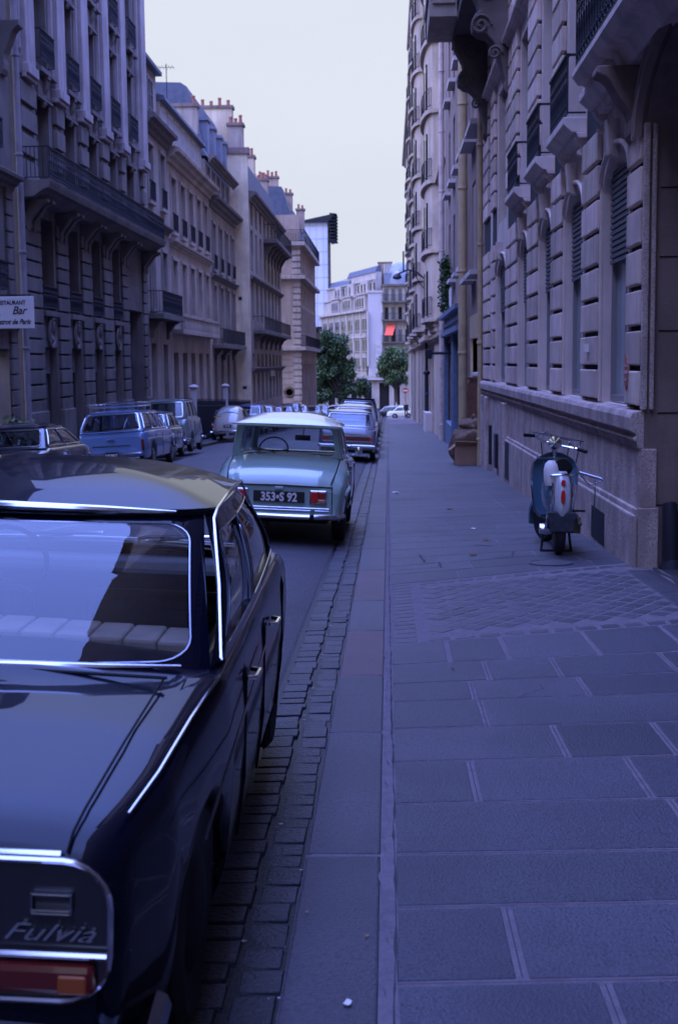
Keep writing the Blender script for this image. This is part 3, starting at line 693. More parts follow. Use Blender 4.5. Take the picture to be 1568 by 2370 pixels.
# ===== RIGHT 3 and 4: pale stone houses with bow fronts
def bowhouse(label, y0, y1, top, bows, X=2.29, m='stone_w', d=.9, rows=None, nm='bow_front_house'):
    root = building(label, name=nm); F = Fac(X, -1, root); rows = rows or [3.6+3.05*k for k in range(int((top-3)/3.05))]
    H = []; 
    u = y0+.8
    while u < y1-1.5:
        if not any(a-.3 < u+.6 < c+.3 for a, c in bows):
            for z in rows: H.append((u, u+1.15, z, z+2.1))
            H.append((u-.2, u+1.5, -4, 2.2))
        u += 2.7
    F.wall(y0, y1, -5.5, top, H, m, th=.4)
    for h in H: F.window(*h, rec=.2, frame='shutter_w' if random.random() < .3 and h[2] > 0 else 'frame', pane='pane', simple=True)
    b = MB()
    for a, c in bows:
        n = 10
        pr = [(F.X-d*math.sin(PI*k/n)**.6, a+(c-a)*(1-math.cos(PI*k/n))/2) for k in range(n+1)]
        b.prism(pr, lambda p, t: (p[0], p[1], t), 3.3, top-1.5)
        for z in rows:
            pr2 = [(F.X-(d+.16)*math.sin(PI*k/n)**.6-.02, a-.1+(c-a+.2)*(1-math.cos(PI*k/n))/2) for k in range(n+1)]
            b.prism(pr2, lambda p, t: (p[0], p[1], t), z-.30, z-.12)
        for q in range(4):   # stepped foot
            k_ = 1-(q+1)*.22; pr3 = [(F.X-d*k_*math.sin(PI*k/n)**.6-.01, a+(c-a)*(1-math.cos(PI*k/n))/2) for k in range(n+1)]
            b.prism(pr3, lambda p, t: (p[0], p[1], t), 3.3-.22*(q+1), 3.3-.22*q)
    b.pieces('bow', m, root, smooth=True)
    for a, c in bows:
        for z in rows:
            for t_ in (.22, .5, .78):
                uu = a+(c-a)*t_; xx = F.X-d*math.sin(math.acos(1-2*t_))**.6-.012
                b = MB(); b.box(xx-.03, xx+.25, uu-.32, uu+.32, z, z+2.0); b.build('bow_window', 'pane', root)
            k = 8; b = MB()
            for zz in (z+.05, z+.8): b.tube([(F.X-(d+.12)*math.sin(PI*(.1+.8*q/k))**.6, a+(c-a)*(1-math.cos(PI*(.1+.8*q/k)))/2, zz) for q in range(k+1)], .02, 4)
            for q in range(0, 17):
                w_ = PI*(.1+.8*q/16); x, y = F.X-(d+.12)*math.sin(w_)**.6, a+(c-a)*(1-math.cos(w_))/2; b.box(x-.012, x+.012, y-.012, y+.012, z, z+.8)
            b.build('bow_railing', 'iron', root)
    b = MB()
    for z in rows[::2]: molding(F, b, y0, y1, z-.25, sc(CORN, .55))
    molding(F, b, y0, y1, top, sc(CORN, 2)); molding(F, b, y0, y1, 2.6, sc(CORN, .8)); b.pieces('cornice', m, root)
    return root, F
root, F = bowhouse('warm stone house with stacked bow windows behind the black lamp post', 53.3, 78, 25, [(60, 66.5)], d=.55)
b = MB()
for k, u in enumerate((67.5, 70.5)):
    for j in range(7):
        pass
for z in (2.9, 3.35, 3.8, 4.25, 4.7, 5.15): F.box(b, 66.8, 77.8, z, z+.38, 0, .07)
F.box(b, 66, 77.9, 2.55, 2.8, 0, .5); b.pieces('banded_stone', 'stone_w', root, bevel=.02)
b = MB(); b.hexa([(1.95, 70, gz(70)-.1), (2.3, 70, gz(70)-.1), (2.3, 75, gz(75)-.1), (1.95, 75, gz(75)-.1), (1.95, 70, gz(70)+1.0), (2.3, 70, gz(70)+1.0), (2.3, 75, gz(75)+1.1), (1.95, 75, gz(75)+1.1)]); b.build('white_base', 'pale', root)
bowhouse('tall ornate house with curved bays closing the right side of the street', 78, 112, 27, [(80.5, 86), (92, 98), (104, 109)], m='stone_w', d=.62)
bowhouse('farthest house on the right with small curved bays', 112, 152, 23.5, [(118, 124), (136, 142)], m='stone_l2', d=.35)
# ===== LEFT 0: restaurant house (near edge) running back beside the camera
root = building('dark restaurant house with grooved stone at the left edge', name='restaurant_house'); F = Fac(-8.9, 1, root)
H = [(28.6, 30.9, -2, 1.9), (24, 27.8, -2, 1.9)]+[(u, u+1.2, z, z+2.3) for u in (29.2, 25.8, 22.4, 19) for z in (3.2, 6.4, 9.6, 12.8)]
F.wall(-40, 31.75, -1.3, 23, H, 'stone_l', th=.4)  # unseen run behind the camera, lengthened and raised to shade the near street
for h in H[2:]: F.window(*h, rec=.22, shutter=None)
for h in H[2:]: F.rail(h[0]-.05, h[1]+.05, h[2], .7, d=.18)
b = MB(); F.box(b, 28.6, 30.9, -2, 1.9, -1.5, -1.4); F.box(b, 24, 27.8, -2, 1.9, -1.5, -1.4); b.build('entrance', 'door', root)
b = MB(); z = -.9
while z < 5.6: F.box(b, 30.95, 31.5, z, z+.33, 0, .07); z += .37
b.pieces('rustication', 'stone_l', root, bevel=.012)
b = MB(); molding(F, b, -14, 31.7, 5.9, sc(CORN, 1.0)); molding(F, b, -14, 31.7, 2.55, sc(CORN, .8)); molding(F, b, -40, 31.7, 23, sc(CORN, 1.5)); console(F, b, 31.0, 31.4, 8.2, 9.4, .5); b.pieces('cornice', 'stone_l', root, bevel=.01)
tag(pipe('drainpipe', -8.9, 31.95, gz(32), 17, .085, 'pipe_g', '', s=1), 'grey drainpipe between the restaurant house and the long balcony', 'drainpipe')
t = thing('restaurant_sign', 'white projecting sign reading Restaurant Bar Bistrot de Paris', 'sign', (-8.0, 28.0, 2.63))
b = MB(); b.box(-.58, .5, -.05, .05, -.335, .335); b.build('board', 'white', t, bevel=.008)
for body, sz, x, z, sh, sx in (('RESTAURANT', .118, .345, .165, 0, .86), ('Bar', .235, .345, -.035, .35, .9), ('le', .14, -.22, -.10, .35, 1), ('Bistrot de Paris', .15, .435, -.245, .35, .82)):
    text(body, sz, 'black', t, (x, -.053, z), (PI/2, 0, 0), sx=sx, shear=sh, bold=.004 if sz < .2 else .003, align='RIGHT')
b = MB(); b.box(-.95, .45, -.012, .012, .35, .38); b.build('bracket', 'iron', t)
t = thing('potted_shrub', 'dark leafy shrub in a planter by the restaurant doorway', 'plant', (-8.4, 29.6, gz(29.6)))
b = MB(); b.box(-.3, .3, -1.0, 1.2, 0, .45); b.build('planter', 'iron', t, bevel=.02)
b = MB(); leafcloud(b, [(0, -.6, .8, .35, .5, .35), (0, .2, .9, .35, .6, .4), (0, .9, .75, .3, .4, .3)], 1300, .07); b.build('foliage', 'leaf', t)
# ===== LEFT 1: large house with the long iron balcony
root = building('large dark house with a long black iron balcony and tall pilasters', name='balcony_house'); F = Fac(-8.9, 1, root)
U = [32.05, 34.0, 35.55, 36.9, 38.4, 39.8, 41.3, 42.75, 44.2, 45.4, 48.0, 49.0]; op = [(34.0, 35.5), (36.9, 38.35), (39.8, 41.25), (42.75, 44.15)]
up_ = op+[(45.75, 47.2)]
GF = [(a, c, -.75, 1.98) for a, c in op]+[(45.4, 48.0, -3, 3.4)]
EN = [(a+.08, c-.08, 2.95, 5.3) for a, c in op]
UP = [(a+.1, c-.1, z, z+2.45) for a, c in up_ for z in (6.0, 9.2, 12.4, 15.5)]
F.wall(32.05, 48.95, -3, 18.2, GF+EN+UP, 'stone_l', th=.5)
for h in GF[:4]: F.window(*h, rec=.25, frame='frame_d', pane='pane_curtain', shutter=('frame', .75), cols=1, simple=True)
for h in EN: F.window(*h, rec=.35, frame='frame_d', pane='pane')
for h in UP: F.window(*h, rec=.32, frame='frame', pane='pane_curtain' if random.random() < .35 else 'pane')
for h in EN: F.rail(h[0]-.05, h[1]+.05, h[2], .62, d=.06)
for h in UP:
    if h[2] > 7: F.rail(h[0]-.04, h[1]+.04, h[2]-.02, .8, d=.2)
b = MB()
prs = [(32.15, 33.9), (35.62, 36.8), (38.47, 39.7), (41.37, 42.65), (44.27, 45.3), (48.1, 48.9)]
for a, c in prs:
    z = -.9
    while z < 5.0: t_ = random.uniform(.7, 1.1); F.box(b, a, c, z+.02, z+.355, 0, .08, (t_, t_, t_)); z += .385
    z = 6.0
    while z < 8.5: F.box(b, a+.15, c-.15, z+.03, z+.50, 0, .13, 1.0); F.box(b, a+.25, c-.25, z+.5, z+.62, 0, .06, 1.0); z += .62
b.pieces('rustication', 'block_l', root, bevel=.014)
b = MB()
for a, c in prs:
    F.box(b, a+.02, c-.02, -.9, 4.9, .002, .012)
b.pieces('grooves', 'groove', root, gap=.45)
b = MB()
for a, c in prs:
    m_ = (a+c)/2; F.box(b, m_-.42, m_+.42, 8.75, 18, 0, .22); F.box(b, m_-.5, m_+.5, 8.55, 8.8, 0, .28); F.box(b, m_-.52, m_+.52, 8.45, 8.55, 0, .22)
    for q in (-.56, .56): F.box(b, m_+q-.05, m_+q+.05, 9.1, 18, 0, .12)
b.pieces('pilaster', 'pilaster', root, bevel=.02)
b = MB()
for a, c in up_:
    for z in (8.9, 12.1, 15.2):
        F.box(b, a-.05, c+.05, z, z+.12, 0, .24); F.box(b, a+.15, c-.15, z-.5, z-.1, 0, .08); F.box(b, a, c, z-.62, z-.54, 0, .12)
        m_ = (a+c)/2; console(F, b, m_-.14, m_+.14, z-.75, z, .24)
for a, c in op: F.box(b, a-.03, c+.03, 2.78, 2.92, 0, .13); console(F, b, (a+c)/2-.1, (a+c)/2+.1, 2.1, 2.75, .14)
molding(F, b, 32.05, 48.95, 18.2, sc(CORN, 2)); b.pieces('sill', 'stone_l', root, bevel=.01)
b = MB()
for a, c in op:
    m_ = (a+c)/2
    for k in range(12): pass
    pts = [(F.X+.05, m_+.3*math.cos(2*PI*k/16), 2.35+.36*math.sin(2*PI*k/16)) for k in range(16)]; b.tube(pts, .05, 6, True)
b.pieces('oval_frame', 'stone_l', root, smooth=True)
b = MB()
F.box(b, 32.1, 33.95, gz(32)-.2, .35, .0, .14)
for a, c in prs[1:]: F.box(b, a-.05, c+.05, gz(a)-.5, .32, 0, .14); 
b.pieces('plinth', 'stone_l', root, bevel=.03)
b = MB(); b.prism([(0, -.42), (.35, -.40), (.62, -.22), (.74, -.2), (.78, -.08), (.80, 0), (0, 0)], lambda p, t: (F.X+p[0], t, 5.98+p[1]), 32.25, 48.9); b.build('balcony', 'stone_l', root, bevel=.01)
b = MB()
for a, c in prs:
    m_ = (a+c)/2; console(F, b, m_-.40, m_-.12, 4.75, 5.58, .62); console(F, b, m_+.12, m_+.40, 4.75, 5.58, .62)
b.pieces('console', 'stone_l', root, bevel=.02)
F.rail(32.3, 48.85, 5.98, .80, d=.74, dens=.17, name='balcony_railing')
b = MB(); F.box(b, 45.4, 48.0, -3, 3.4, -.5, -.42); b.build('door', 'door', root)
# ===== LEFT 2
def townhouse(label, X, y0, y1, top, rowsz, wz, m, n, gf=(-2.2, 2.2), frame='frame', nm='town_house', gz0=-3.2, railz=(), d=.12):
    root = building(label, name=nm); F = Fac(X, 1, root); pitch = (y1-y0)/n; H = []
    for i in range(n):
        u = y0+pitch*(i+.5)
        for z, h in rowsz: H.append((u-wz/2, u+wz/2, z, z+h))
        H.append((u-wz*.55, u+wz*.55, gf[0]+(0 if i != n//2 else -1.5), gf[1]))
    F.wall(y0, y1, gz0-1.5, top, H, m, th=.4)
    for h in H: F.window(*h, rec=.2, frame=frame if h[2] > 0 else 'frame_d', pane='pane_curtain' if (h[2] > 0 and random.random() < .3) else 'pane')
    b = MB()
    for h in H:
        if h[2] > 0:
            F.box(b, h[0]-.1, h[1]+.1, h[2]-.12, h[2], 0, .14); F.box(b, h[0]-.12, h[0]-.02, h[2], h[3], 0, .06); F.box(b, h[1]+.02, h[1]+.12, h[2], h[3], 0, .06); F.box(b, h[0]-.14, h[1]+.14, h[3], h[3]+.14, 0, .09)
    b.pieces('window_surround', m, root)
    for h in H:
        if any(abs(h[2]-z) < .1 for z in railz): F.rail(h[0]-.05, h[1]+.05, h[2], .75, d=.13, fancy=False)
    return root, F
root, F = townhouse('narrow house with one small black balcony beside the long-balcony house', -8.9, 49, 54.3, 10.3, [(3.6, 2.3), (7.6, 2.1)], .95, 'stone_l2', 2, gf=(-1.8, 2.3), railz=(7.6,))
b = MB(); molding(F, b, 49, 54.25, 10.55, sc(CORN, 1.6)); molding(F, b, 49, 54.25, 6.9, sc(CORN, .8)); F.box(b, 49.1, 54.2, 3.2, 3.4, 0, .6)
for u in (49.6, 53.2): console(F, b, u, u+.3, 2.5, 3.2, .5)
b.pieces('cornice', 'stone_l', root, bevel=.01); F.rail(49.4, 54.0, 3.4, .85, d=.55, name='balcony_railing')
b = MB(); F.box(b, 49.05, 54.2, 10.6, 13.0, -3, -.35); b.build('attic', 'stone_l2', root)
for u in (49.7, 52.2): F.window(u, u+1.1, 10.9, 12.6, rec=.33)
b = MB(); F.box(b, 48.95, 54.3, 13.0, 13.15, -3, -.1); F.box(b, 49.0, 49.8, 13.15, 13.9, -2.5, -.5); b.build('roof', 'slate', root)
# ===== LEFT 3
root, F = townhouse('pale elegant house with ten narrow windows and a stone balustrade', -8.9, 54.35, 66.6, 10.0, [(3.7, 2.1), (6.95, 2.2)], 1.15, 'stone_w', 5, gf=(-1.6, 2.0), railz=(6.95,))
b = MB(); molding(F, b, 54.3, 67.0, 10.15, sc(CORN, 1.7)); molding(F, b, 54.4, 66.6, 6.55, sc(CORN, .8)); F.box(b, 54.5, 66.5, 2.75, 2.95, 0, .5); F.box(b, 54.5, 66.5, 3.45, 3.57, .36, .5); b.pieces('cornice', 'stone_w', root, bevel=.01)
b = MB()
for k in range(46): u = 54.7+k*.26; b.lathe([(.045, 2.95), (.075, 3.1), (.04, 3.3), (.05, 3.45)], (F.X+.43, u, 0), n=6)
b.build('balustrade', 'stone_w', root, smooth=True)
b = MB(); F.box(b, 54.4, 66.4, 10.3, 12.1, -3, -.25); b.build('attic', 'stone_w', root)
for k in range(7): F.window(54.7+k*1.65, 55.75+k*1.65, 10.45, 11.9, rec=.23, frame='shutter_w')
b = MB(); b.prism([(-.0, 12.1), (-.05, 12.28), (-3, 13.0), (-6, 13.0), (-6, 12.1)], lambda p, t: (F.X+p[0], t, p[1]), 54.35, 66.5); b.build('roof', 'slate', root)
chimney(root, -11.3, -9.9, 54.6, 55.1, 12.2, 13.6, 3); chimney(root, -11.5, -9.4, 66.9, 67.5, 12, 14.2, 5, 'stone_w')
# antenna
b = MB(); b.tube([(-9.75, 60, 12.5), (-9.75, 60, 14.75)], .02, 5); b.tube([(-10.1, 60, 14.6), (-9.4, 60, 14.6)], .012, 4)
for k in range(5): b.tube([(-10.05+k*.15, 59.6, 14.6), (-10.05+k*.15, 60.4, 14.6)], .01, 4)
tag(b.build('antenna', 'iron'), 'thin television aerial on the roof of the pale elegant house', 'antenna')
# gate piers and iron fence in front of it
for yy, lab, hh in ((55.2, 'pale stone gate pier with a round cap above the small teal car', 2.2), (66, 'pale stone gate pier with a round cap above the rounded beige car', 2.4)):
    t = thing('gate_pier', lab, 'gate pier', (-8.15, yy, gz(yy)), group='gate piers'); b = MB(); b.box(-.11, .11, -.11, .11, 0, hh); b.build('shaft', 'pale', t, bevel=.02)
    b = MB(); b.lathe([(.12, hh), (.2, hh+.05), (.22, hh+.09), (.18, hh+.13), (.06, hh+.19), (0, hh+.2)], n=20); b.build('cap', 'pale', t, smooth=True)
b = MB()
y = 50.5
while y < 78: z = gz(y); b.box(-8.17, -8.14, y-.012, y+.012, z, z+1.75+.08*math.sin(y*9)); y += .14
for q in range(14): a = 50.5+q*2; b.tube([(-8.155, a, gz(a)+1.5), (-8.155, a+2, gz(a+2)+1.5)], .02, 5); b.tube([(-8.155, a, gz(a)+.2), (-8.155, a+2, gz(a+2)+.2)], .02, 5)
tag(b.build('iron_fence', 'iron'), 'black iron railing fence in front of the pale houses on the left', 'fence')
# ===== LEFT 4
root, F = townhouse('four-window house with black balcony left of the blank gable', -8.9, 67, 77.9, 9.5, [(3.0, 2.5), (6.3, 2.3)], 1.1, 'stone_l2', 4, gf=(-1.6, 2.0), railz=(6.3,))
b = MB(); molding(F, b, 67, 77.9, 9.8, sc(CORN, 1.7)); molding(F, b, 67, 77.9, 6.0, sc(CORN, .8)); F.box(b, 67.1, 77.8, 2.3, 2.5, 0, .6)
for u in (68, 71.5, 75.6): console(F, b, u, u+.35, 1.7, 2.3, .5)
b.pieces('cornice', 'stone_l', root, bevel=.01); F.rail(67.3, 77.6, 2.5, .8, d=.55, dens=.2, name='balcony_railing', fancy=False)
b = MB(); F.box(b, 67.1, 77.6, 9.9, 11.7, -3, -.2); b.build('attic', 'stone_l2', root)
for k in range(5): F.window(67.7+k*2, 68.8+k*2, 10.1, 11.5, rec=.18)
b = MB(); molding(F, b, 67.05, 77.7, 11.8, sc(CORN, 1.1)); b.pieces('upper_cornice', 'stone_l', root)
b = MB(); b.prism([(-.1, 11.85), (-.35, 12.3), (-1.0, 15.2), (-1.3, 15.4), (-4, 15.5), (-6, 11.85)], lambda p, t: (F.X+p[0], t, p[1]), 67.05, 77.8); b.build('roof', 'slate', root)
b = MB()
for u in (69, 71.6, 74.4, 76.4): F.box(b, u, u+.9, 12.0, 13.9, -.9, -.28); F.box(b, u-.1, u+1, 13.9, 14.05, -1, -.2)
b.pieces('dormer', 'zinc', root)
chimney(root, -11.2, -10.4, 77.2, 77.8, 13, 15.6, 2, 'brick')
# ===== LEFT 5/6: blank yellow gable and its house
root = building('blank yellowish plastered gable wall with ornate balcony front behind', name='gable_house'); F = Fac(-8.1, 1, root)
b = MB(); b.box(-11.5, -8.1, 78.0, 78.4, -3.5, 13.6); b.build('gable_wall', 'plaster_y', root)
b = MB(); b.box(-9.45, -7.98, 77.92, 78.5, 13.6, 13.95); b.build('coping', 'stone_r_dark', root)
b = MB(); b.box(-8.75, -8.55, 77.985, 78.0, 5.2, 5.4); b.box(-8.6, -8.35, 77.985, 78.0, .0, .18); b.pieces('vent', 'iron', root)
chimney(root, -9.2, -8.35, 78.05, 78.9, 13.95, 15.2, 3, 'stone_w'); chimney(root, -11, -9.0, 78.6, 79.4, 13.0, 16.3, 4, 'plaster_y')
H = []; xs_ = [79.3+2.75*k for k in range(8)]
for u in xs_:
    for z in (-.9, 4.1, 7.0): H.append((u, u+1.15, z, z+(2.4 if z > 0 else 3.0)))
    H.append((u, u+1.15, 9.7, 11.0))
H = [h for h in H]
F.wall(78.4, 101.3, -4.8, 11.3, H, 'stone_l2', th=.4)
for h in H: F.window(*h, rec=.2, simple=True, pane='pane_curtain' if random.random() < .25 else 'pane')
b = MB(); molding(F, b, 78.4, 101.3, 11.4, sc(CORN, 1.5)); molding(F, b, 78.4, 101.3, 6.6, sc(CORN, .8))
F.box(b, 80, 101, 3.3, 3.5, 0, .75); F.box(b, 87.5, 101, 9.35, 9.6, 0, .9); molding(F, b, 78.4, 101.3, 1.2, sc(CORN, .9))
for k in range(6): console(F, b, 88+k*2.4, 88.35+k*2.4, 8.2, 9.35, .7); console(F, b, 80.5+k*3.6, 80.9+k*3.6, 2.4, 3.3, .6)
b.pieces('cornice', 'stone_l', root); F.rail(80, 101, 3.5, .85, d=.7, dens=.3, name='balcony_railing', fancy=False); F.rail(87.5, 101, 9.6, .95, d=.85, dens=.3, name='balcony_railing', fancy=False)
b = MB(); b.prism([(-.1, 11.5), (-.6, 13.8), (-1.2, 14.3), (-3.5, 14.4), (-3.5, 11.5)], lambda p, t: (F.X+p[0], t, p[1]), 78.4, 101.3); b.build('roof', 'slate', root)
chimney(root, -9.8, -8.7, 88, 89, 13.8, 14.9, 3, 'plaster_y'); chimney(root, -10, -8.9, 99.8, 100.8, 13.8, 15.0, 4, 'brick')
b = MB(); b.box(0, .06, 0, 3.0, 0, .42); o = b.build('shop_sign', 'pale'); o.location = (-8.05, 90, .62); tag(o, 'faded pale shop sign low on the house past the blank gable', 'sign')
# ===== LEFT 7: brick corner house
root = building('tan brick corner house with quoins and blue slate roof', name='corner_house'); F = Fac(-6.95, 1, root)
b = MB(); b.box(-11, -6.95, 105.5, 105.9, -5, 13.1); b.build('side_wall', 'brick', root)
H = []
for k in range(7):
    u = 107.2+k*2.9
    for z in (-2.6, 4.0, 6.2, 8.8): H.append((u, u+1.15, z, z+(1.9 if z > 0 else 4)))
F.wall(105.9, 128, -5, 11, H, 'brick', th=.4)
for h in H: F.window(*h, rec=.2, simple=True)
b = MB(); z = -4
while z < 10.7:
    b.box(-7.55, -6.90, 105.42, 105.5, z, z+.34); b.box(-6.95, -6.88, 105.42, 106.1, z, z+.34) ; z += .5
for z in (2.5, 8.1, 10.7): F.box(b, 105.3, 128.1, z, z+.28, 0, .45); b.box(-11, -6.5, 105.1, 105.55, z, z+.28)
b.pieces('stone_bands', 'stone_w', root, bevel=.02)
b = MB(); z = -4.2
while z < 2.3: b.box(-8.6, -6.95, 105.47, 105.5, z, z+.4); z += .5
b.lathe([(.42, -.08), (.34, -.08), (.34, 0)], (-7.9, 105.5, -.8), 'y', 20); b.pieces('banded_stone', 'brick', root)
b = MB(); b.lathe([(.0, -.02), (.30, -.02), (.30, .04), (0, .04)], (-7.9, 105.44, -.8), 'y', 20); b.build('round_window', 'pane', root)
F.rail(105.4, 128, 2.8, .9, d=.42, dens=.35, name='balcony_railing', fancy=False); F.rail(105.4, 128, 11.0, .95, d=.42, dens=.35, name='balcony_railing', fancy=False)
b = MB()
for z in (11.05, 11.9): b.box(-9.2, -6.55, 105.16, 105.2, z, z+.03)
for k in range(14): b.box(-9.2+k*.2, -9.17+k*.2, 105.16, 105.19, 11, 11.9)
b.build('side_railing', 'iron', root)
b = MB(); b.prism([(-11, 13.1), (-7.6, 13.1), (-8.3, 15.3), (-11, 15.5)], lambda p, t: (p[0], t, p[1]), 105.6, 108)
b.hexa([(-11, 105.6, 11), (-7.0, 105.95, 11), (-7.0, 128, 11), (-11, 128, 11), (-11, 106.5, 15.3), (-8.5, 106.8, 15.2), (-8.5, 128, 15.2), (-11, 128, 15.3)])
b.build('roof', 'slate', root)
chimney(root, -10.2, -8.6, 105.9, 106.6, 15.2, 16.0, 5, 'brick'); chimney(root, -8.7, -8.0, 113, 113.8, 14.2, 15.6, 2, 'brick'); chimney(root, -8.2, -7.5, 121, 121.8, 13.2, 15.2, 2, 'brick')
# ===== the pale panelled tower with saw-tooth edge
root = building('tall pale blue glass slab tower with a saw-toothed dark edge', name='glass_tower')
b = MB(); b.box(-13.6, -8.9, 200, 206, 6.9, 22.3); b.build('glazing', 'towerglass', root)
b = MB(); b.prism([(-13.6, 22.3), (-8.85, 22.3), (-8.0, 23.4), (-8.6, 23.4), (-13.6, 22.4)], lambda p, t: (p[0], t, p[1]), 199.5, 206.5); b.box(-8.9, -8.75, 199.8, 206, 6, 22.8); b.box(-13.6, -8.8, 199.7, 206, 6.5, 6.9); b.build('dark_edge', 'iron', root)
b = MB()
for k in range(9): z = 19.6+k*.48; b.prism([(-8.6, z), (-7.55, z+.12), (-8.6, z+.26)], lambda p, t: (p[0], t, p[1]), 199.8, 206)
b.build('fin', 'iron', root)
b = MB()
for k in range(8): b.box(-13.6, -8.9, 199.97, 200, 8.5+k*1.9, 8.53+k*1.9)
for k in range(4): b.box(-12.6+k, -12.57+k, 199.97, 200, 6.9, 22.3)
b.build('panel_joints', 'zinc', root)
b = MB(); b.box(-13, -9, 201, 206, -5, 6.5); b.build('base', 'stone_l', root)
# ===== far cream block and the domed corner house
root = building('cream stepped office block seen obliquely, paired dark windows and pale set-back upper floors', name='office_block')
root.location = (-8.8, 196, 0); root.rotation_euler = (0, 0, math.atan2(-21, 6.3)); LW = 20.4
b = MB(); b.box(-12, LW, 0, 2.2, -5.5, 8.3); b.build('wall', 'cream', root)
b = MB(); b.box(-12, LW, .5, 2.2, 8.3, 10.4); b.box(-12, LW, 1.0, 2.2, 10.4, 12.3); b.box(4, LW, 1.4, 2.2, 12.3, 13.4)
for x0, x1 in ((1.5, 5.5), (8.2, 12.4), (15.2, 19.6)): b.box(x0, x1, .1, 1.0, 8.3, 10.5); b.box(x0+.4, x1-.4, .6, 1.6, 10.5, 12.4)
b.build('upper_wall', 'offwhite', root)
b = MB(); b.box(-12, LW, -.35, .6, 8.25, 8.5); b.box(-12, LW, -.15, 0, 4.75, 4.95)
for x0, x1 in ((1.3, 5.7), (8.0, 12.6), (15.0, 19.8)): b.box(x0, x1, -.05, 1.1, 10.5, 10.66)
b.box(-12, LW, .35, 1.1, 10.4, 10.5); b.box(-12, LW, .8, 1.6, 12.3, 12.45)
for k in range(7): b.box(k*3.6-.35, k*3.6+.15, -.12, 0, 1.0, 8.2)
b.build('ledge', 'offwhite', root)
random.seed(4)
def owin(x, y_, z, w_, h):
    b = MB(); b.box(0, w_, -.02, .03, 0, h); o = b.build('window', 'pane', root); o.location = (x, y_, z); b = MB(); b.box(w_/2-.025, w_/2+.025, -.05, -.02, 0, h); b.box(-.08, w_+.08, -.14, -.02, -.12, 0); b.build('window_frame', 'cream', o)
    if random.random() < .25: f = random.uniform(.5, .85); b = MB(); b.box(.04, w_-.04, -.04, -.02, h*f, h*.98); b.build('blind', 'pane_curtain', o)
for z, h in ((5.75, 1.5), (3.0, 1.5), (.6, 1.5)):
    for k in range(-1, 6):
        for q in (.35, 1.75): owin(k*3.6+.15+q, -.005, z, 1.1, h)
for x0 in (1.5, 8.2, 15.2):
    for k in range(3): owin(x0+.35+k*1.25, .095, 8.95, .85, 1.1)
for x in (6.3, 7.2, 13.2, 14.1, 20.4): owin(x, .495, 8.95, .7, 1.1); 
for k in range(14): owin(.4+k*1.55, .595 if any(a+.4 < .4+k*1.55 < c-1.2 for a, c in ((1.5, 5.5), (8.2, 12.4), (15.2, 19.6))) else .995, 11.0, .8, .95)
b = MB(); b.prism([(1.0, 12.45), (1.4, 13.1), (2.2, 13.5), (2.2, 12.4)], lambda p, t: (t, p[0], p[1]), -12, 8); b.prism([(1.3, 13.4), (1.7, 14.2), (2.2, 14.3), (2.2, 13.4)], lambda p, t: (t, p[0], p[1]), 6, LW); b.build('roof', 'slate', root)
root = building('tall pale blank pier wall carrying the vertical sign, between the office block and the domed house', name='pier_wall')
b = MB(); b.box(-2.62, -.72, 175.6, 180, -5.5, 10.6); b.box(-2.7, -.7, 175.5, 180, 10.6, 10.85); b.build('wall', 'pale', root)
t = thing('vertical_sign', 'tall narrow pale sign with dark letters hanging on the far pale pier', 'sign', (-1.25, 175.3, 2.1)); b = MB(); b.box(-.36, .36, -.15, .15, -1.95, 1.95); b.build('board', 'pale', t)
for k, ch in enumerate('HOTEL'): text(ch, .62, 'frame', t, (0, -.16, 1.2-k*.72), (PI/2, 0, 0))
root = building('domed corner apartment house with iron balconies and a red awning', name='domed_house')
b = MB(); b.box(-.75, 5, 176, 186, -5.5, 11.5); b.build('wall', 'stone_w', root)
b = MB()
prof = [(1.9, 11.7), (1.85, 12.4), (1.6, 13.4), (1.15, 14.2), (.5, 14.6), (0, 14.7)]; b.lathe(prof, (1.6, 177.9, 0), n=20); b.box(-.5, 4.5, 176.6, 186, 11.6, 13.2); b.build('dome', 'zinc', root, smooth=True)
b = MB(); b.box(-.9, 5, 175.7, 186, 11.45, 11.7)
for z in (9.4, 7.0, 4.1, 1.6): b.box(-.85, 5, 175.3, 176, z-.1, z+.06)
b.build('balcony', 'stone_l', root)
b = MB()
for z in (9.46, 7.06, 4.16, 1.66):
    b.box(-.85, 5, 175.34, 175.37, z+.8, z+.85)
    for k in range(30): b.box(-.85+k*.2, -.81+k*.2, 175.34, 175.37, z, z+.8)
b.build('balcony_railing', 'iron', root)
for z in (9.5, 7.1, 4.2, 1.7):
    for x in (-.45, .45, 1.35, 2.25, 3.2): b = MB(); b.box(0, .5, 0, .06, 0, 1.6); o = b.build('window', 'pane' if (x*10+z*7) % 2 > 1 else 'pane_curtain', root); o.location = (x, 175.95, z)
b = MB(); b.box(.9, 1.5, 175.92, 176.0, 12.6, 13.4); b.pieces('dormer', 'white', root)
chimney(root, -.45, .55, 178, 179, 11, 14.6, 0, 'offwhite'); chimney(root, -1.3, -.5, 179.5, 180.5, 10, 14.7, 0, 'brick'); chimney(root, 3.4, 3.6, 178, 178.2, 13, 17.5, 0, 'iron')
b = MB(); b.hexa([(-.5, 174.6, 5.0), (.6, 174.6, 5.0), (.6, 174.65, 5.0), (-.5, 174.65, 5.0), (-.1, 175.9, 6.5), (1.0, 175.9, 6.5), (1.0, 175.95, 6.5), (-.1, 175.95, 6.5)]); b.build('awning', 'red_cloth', root)
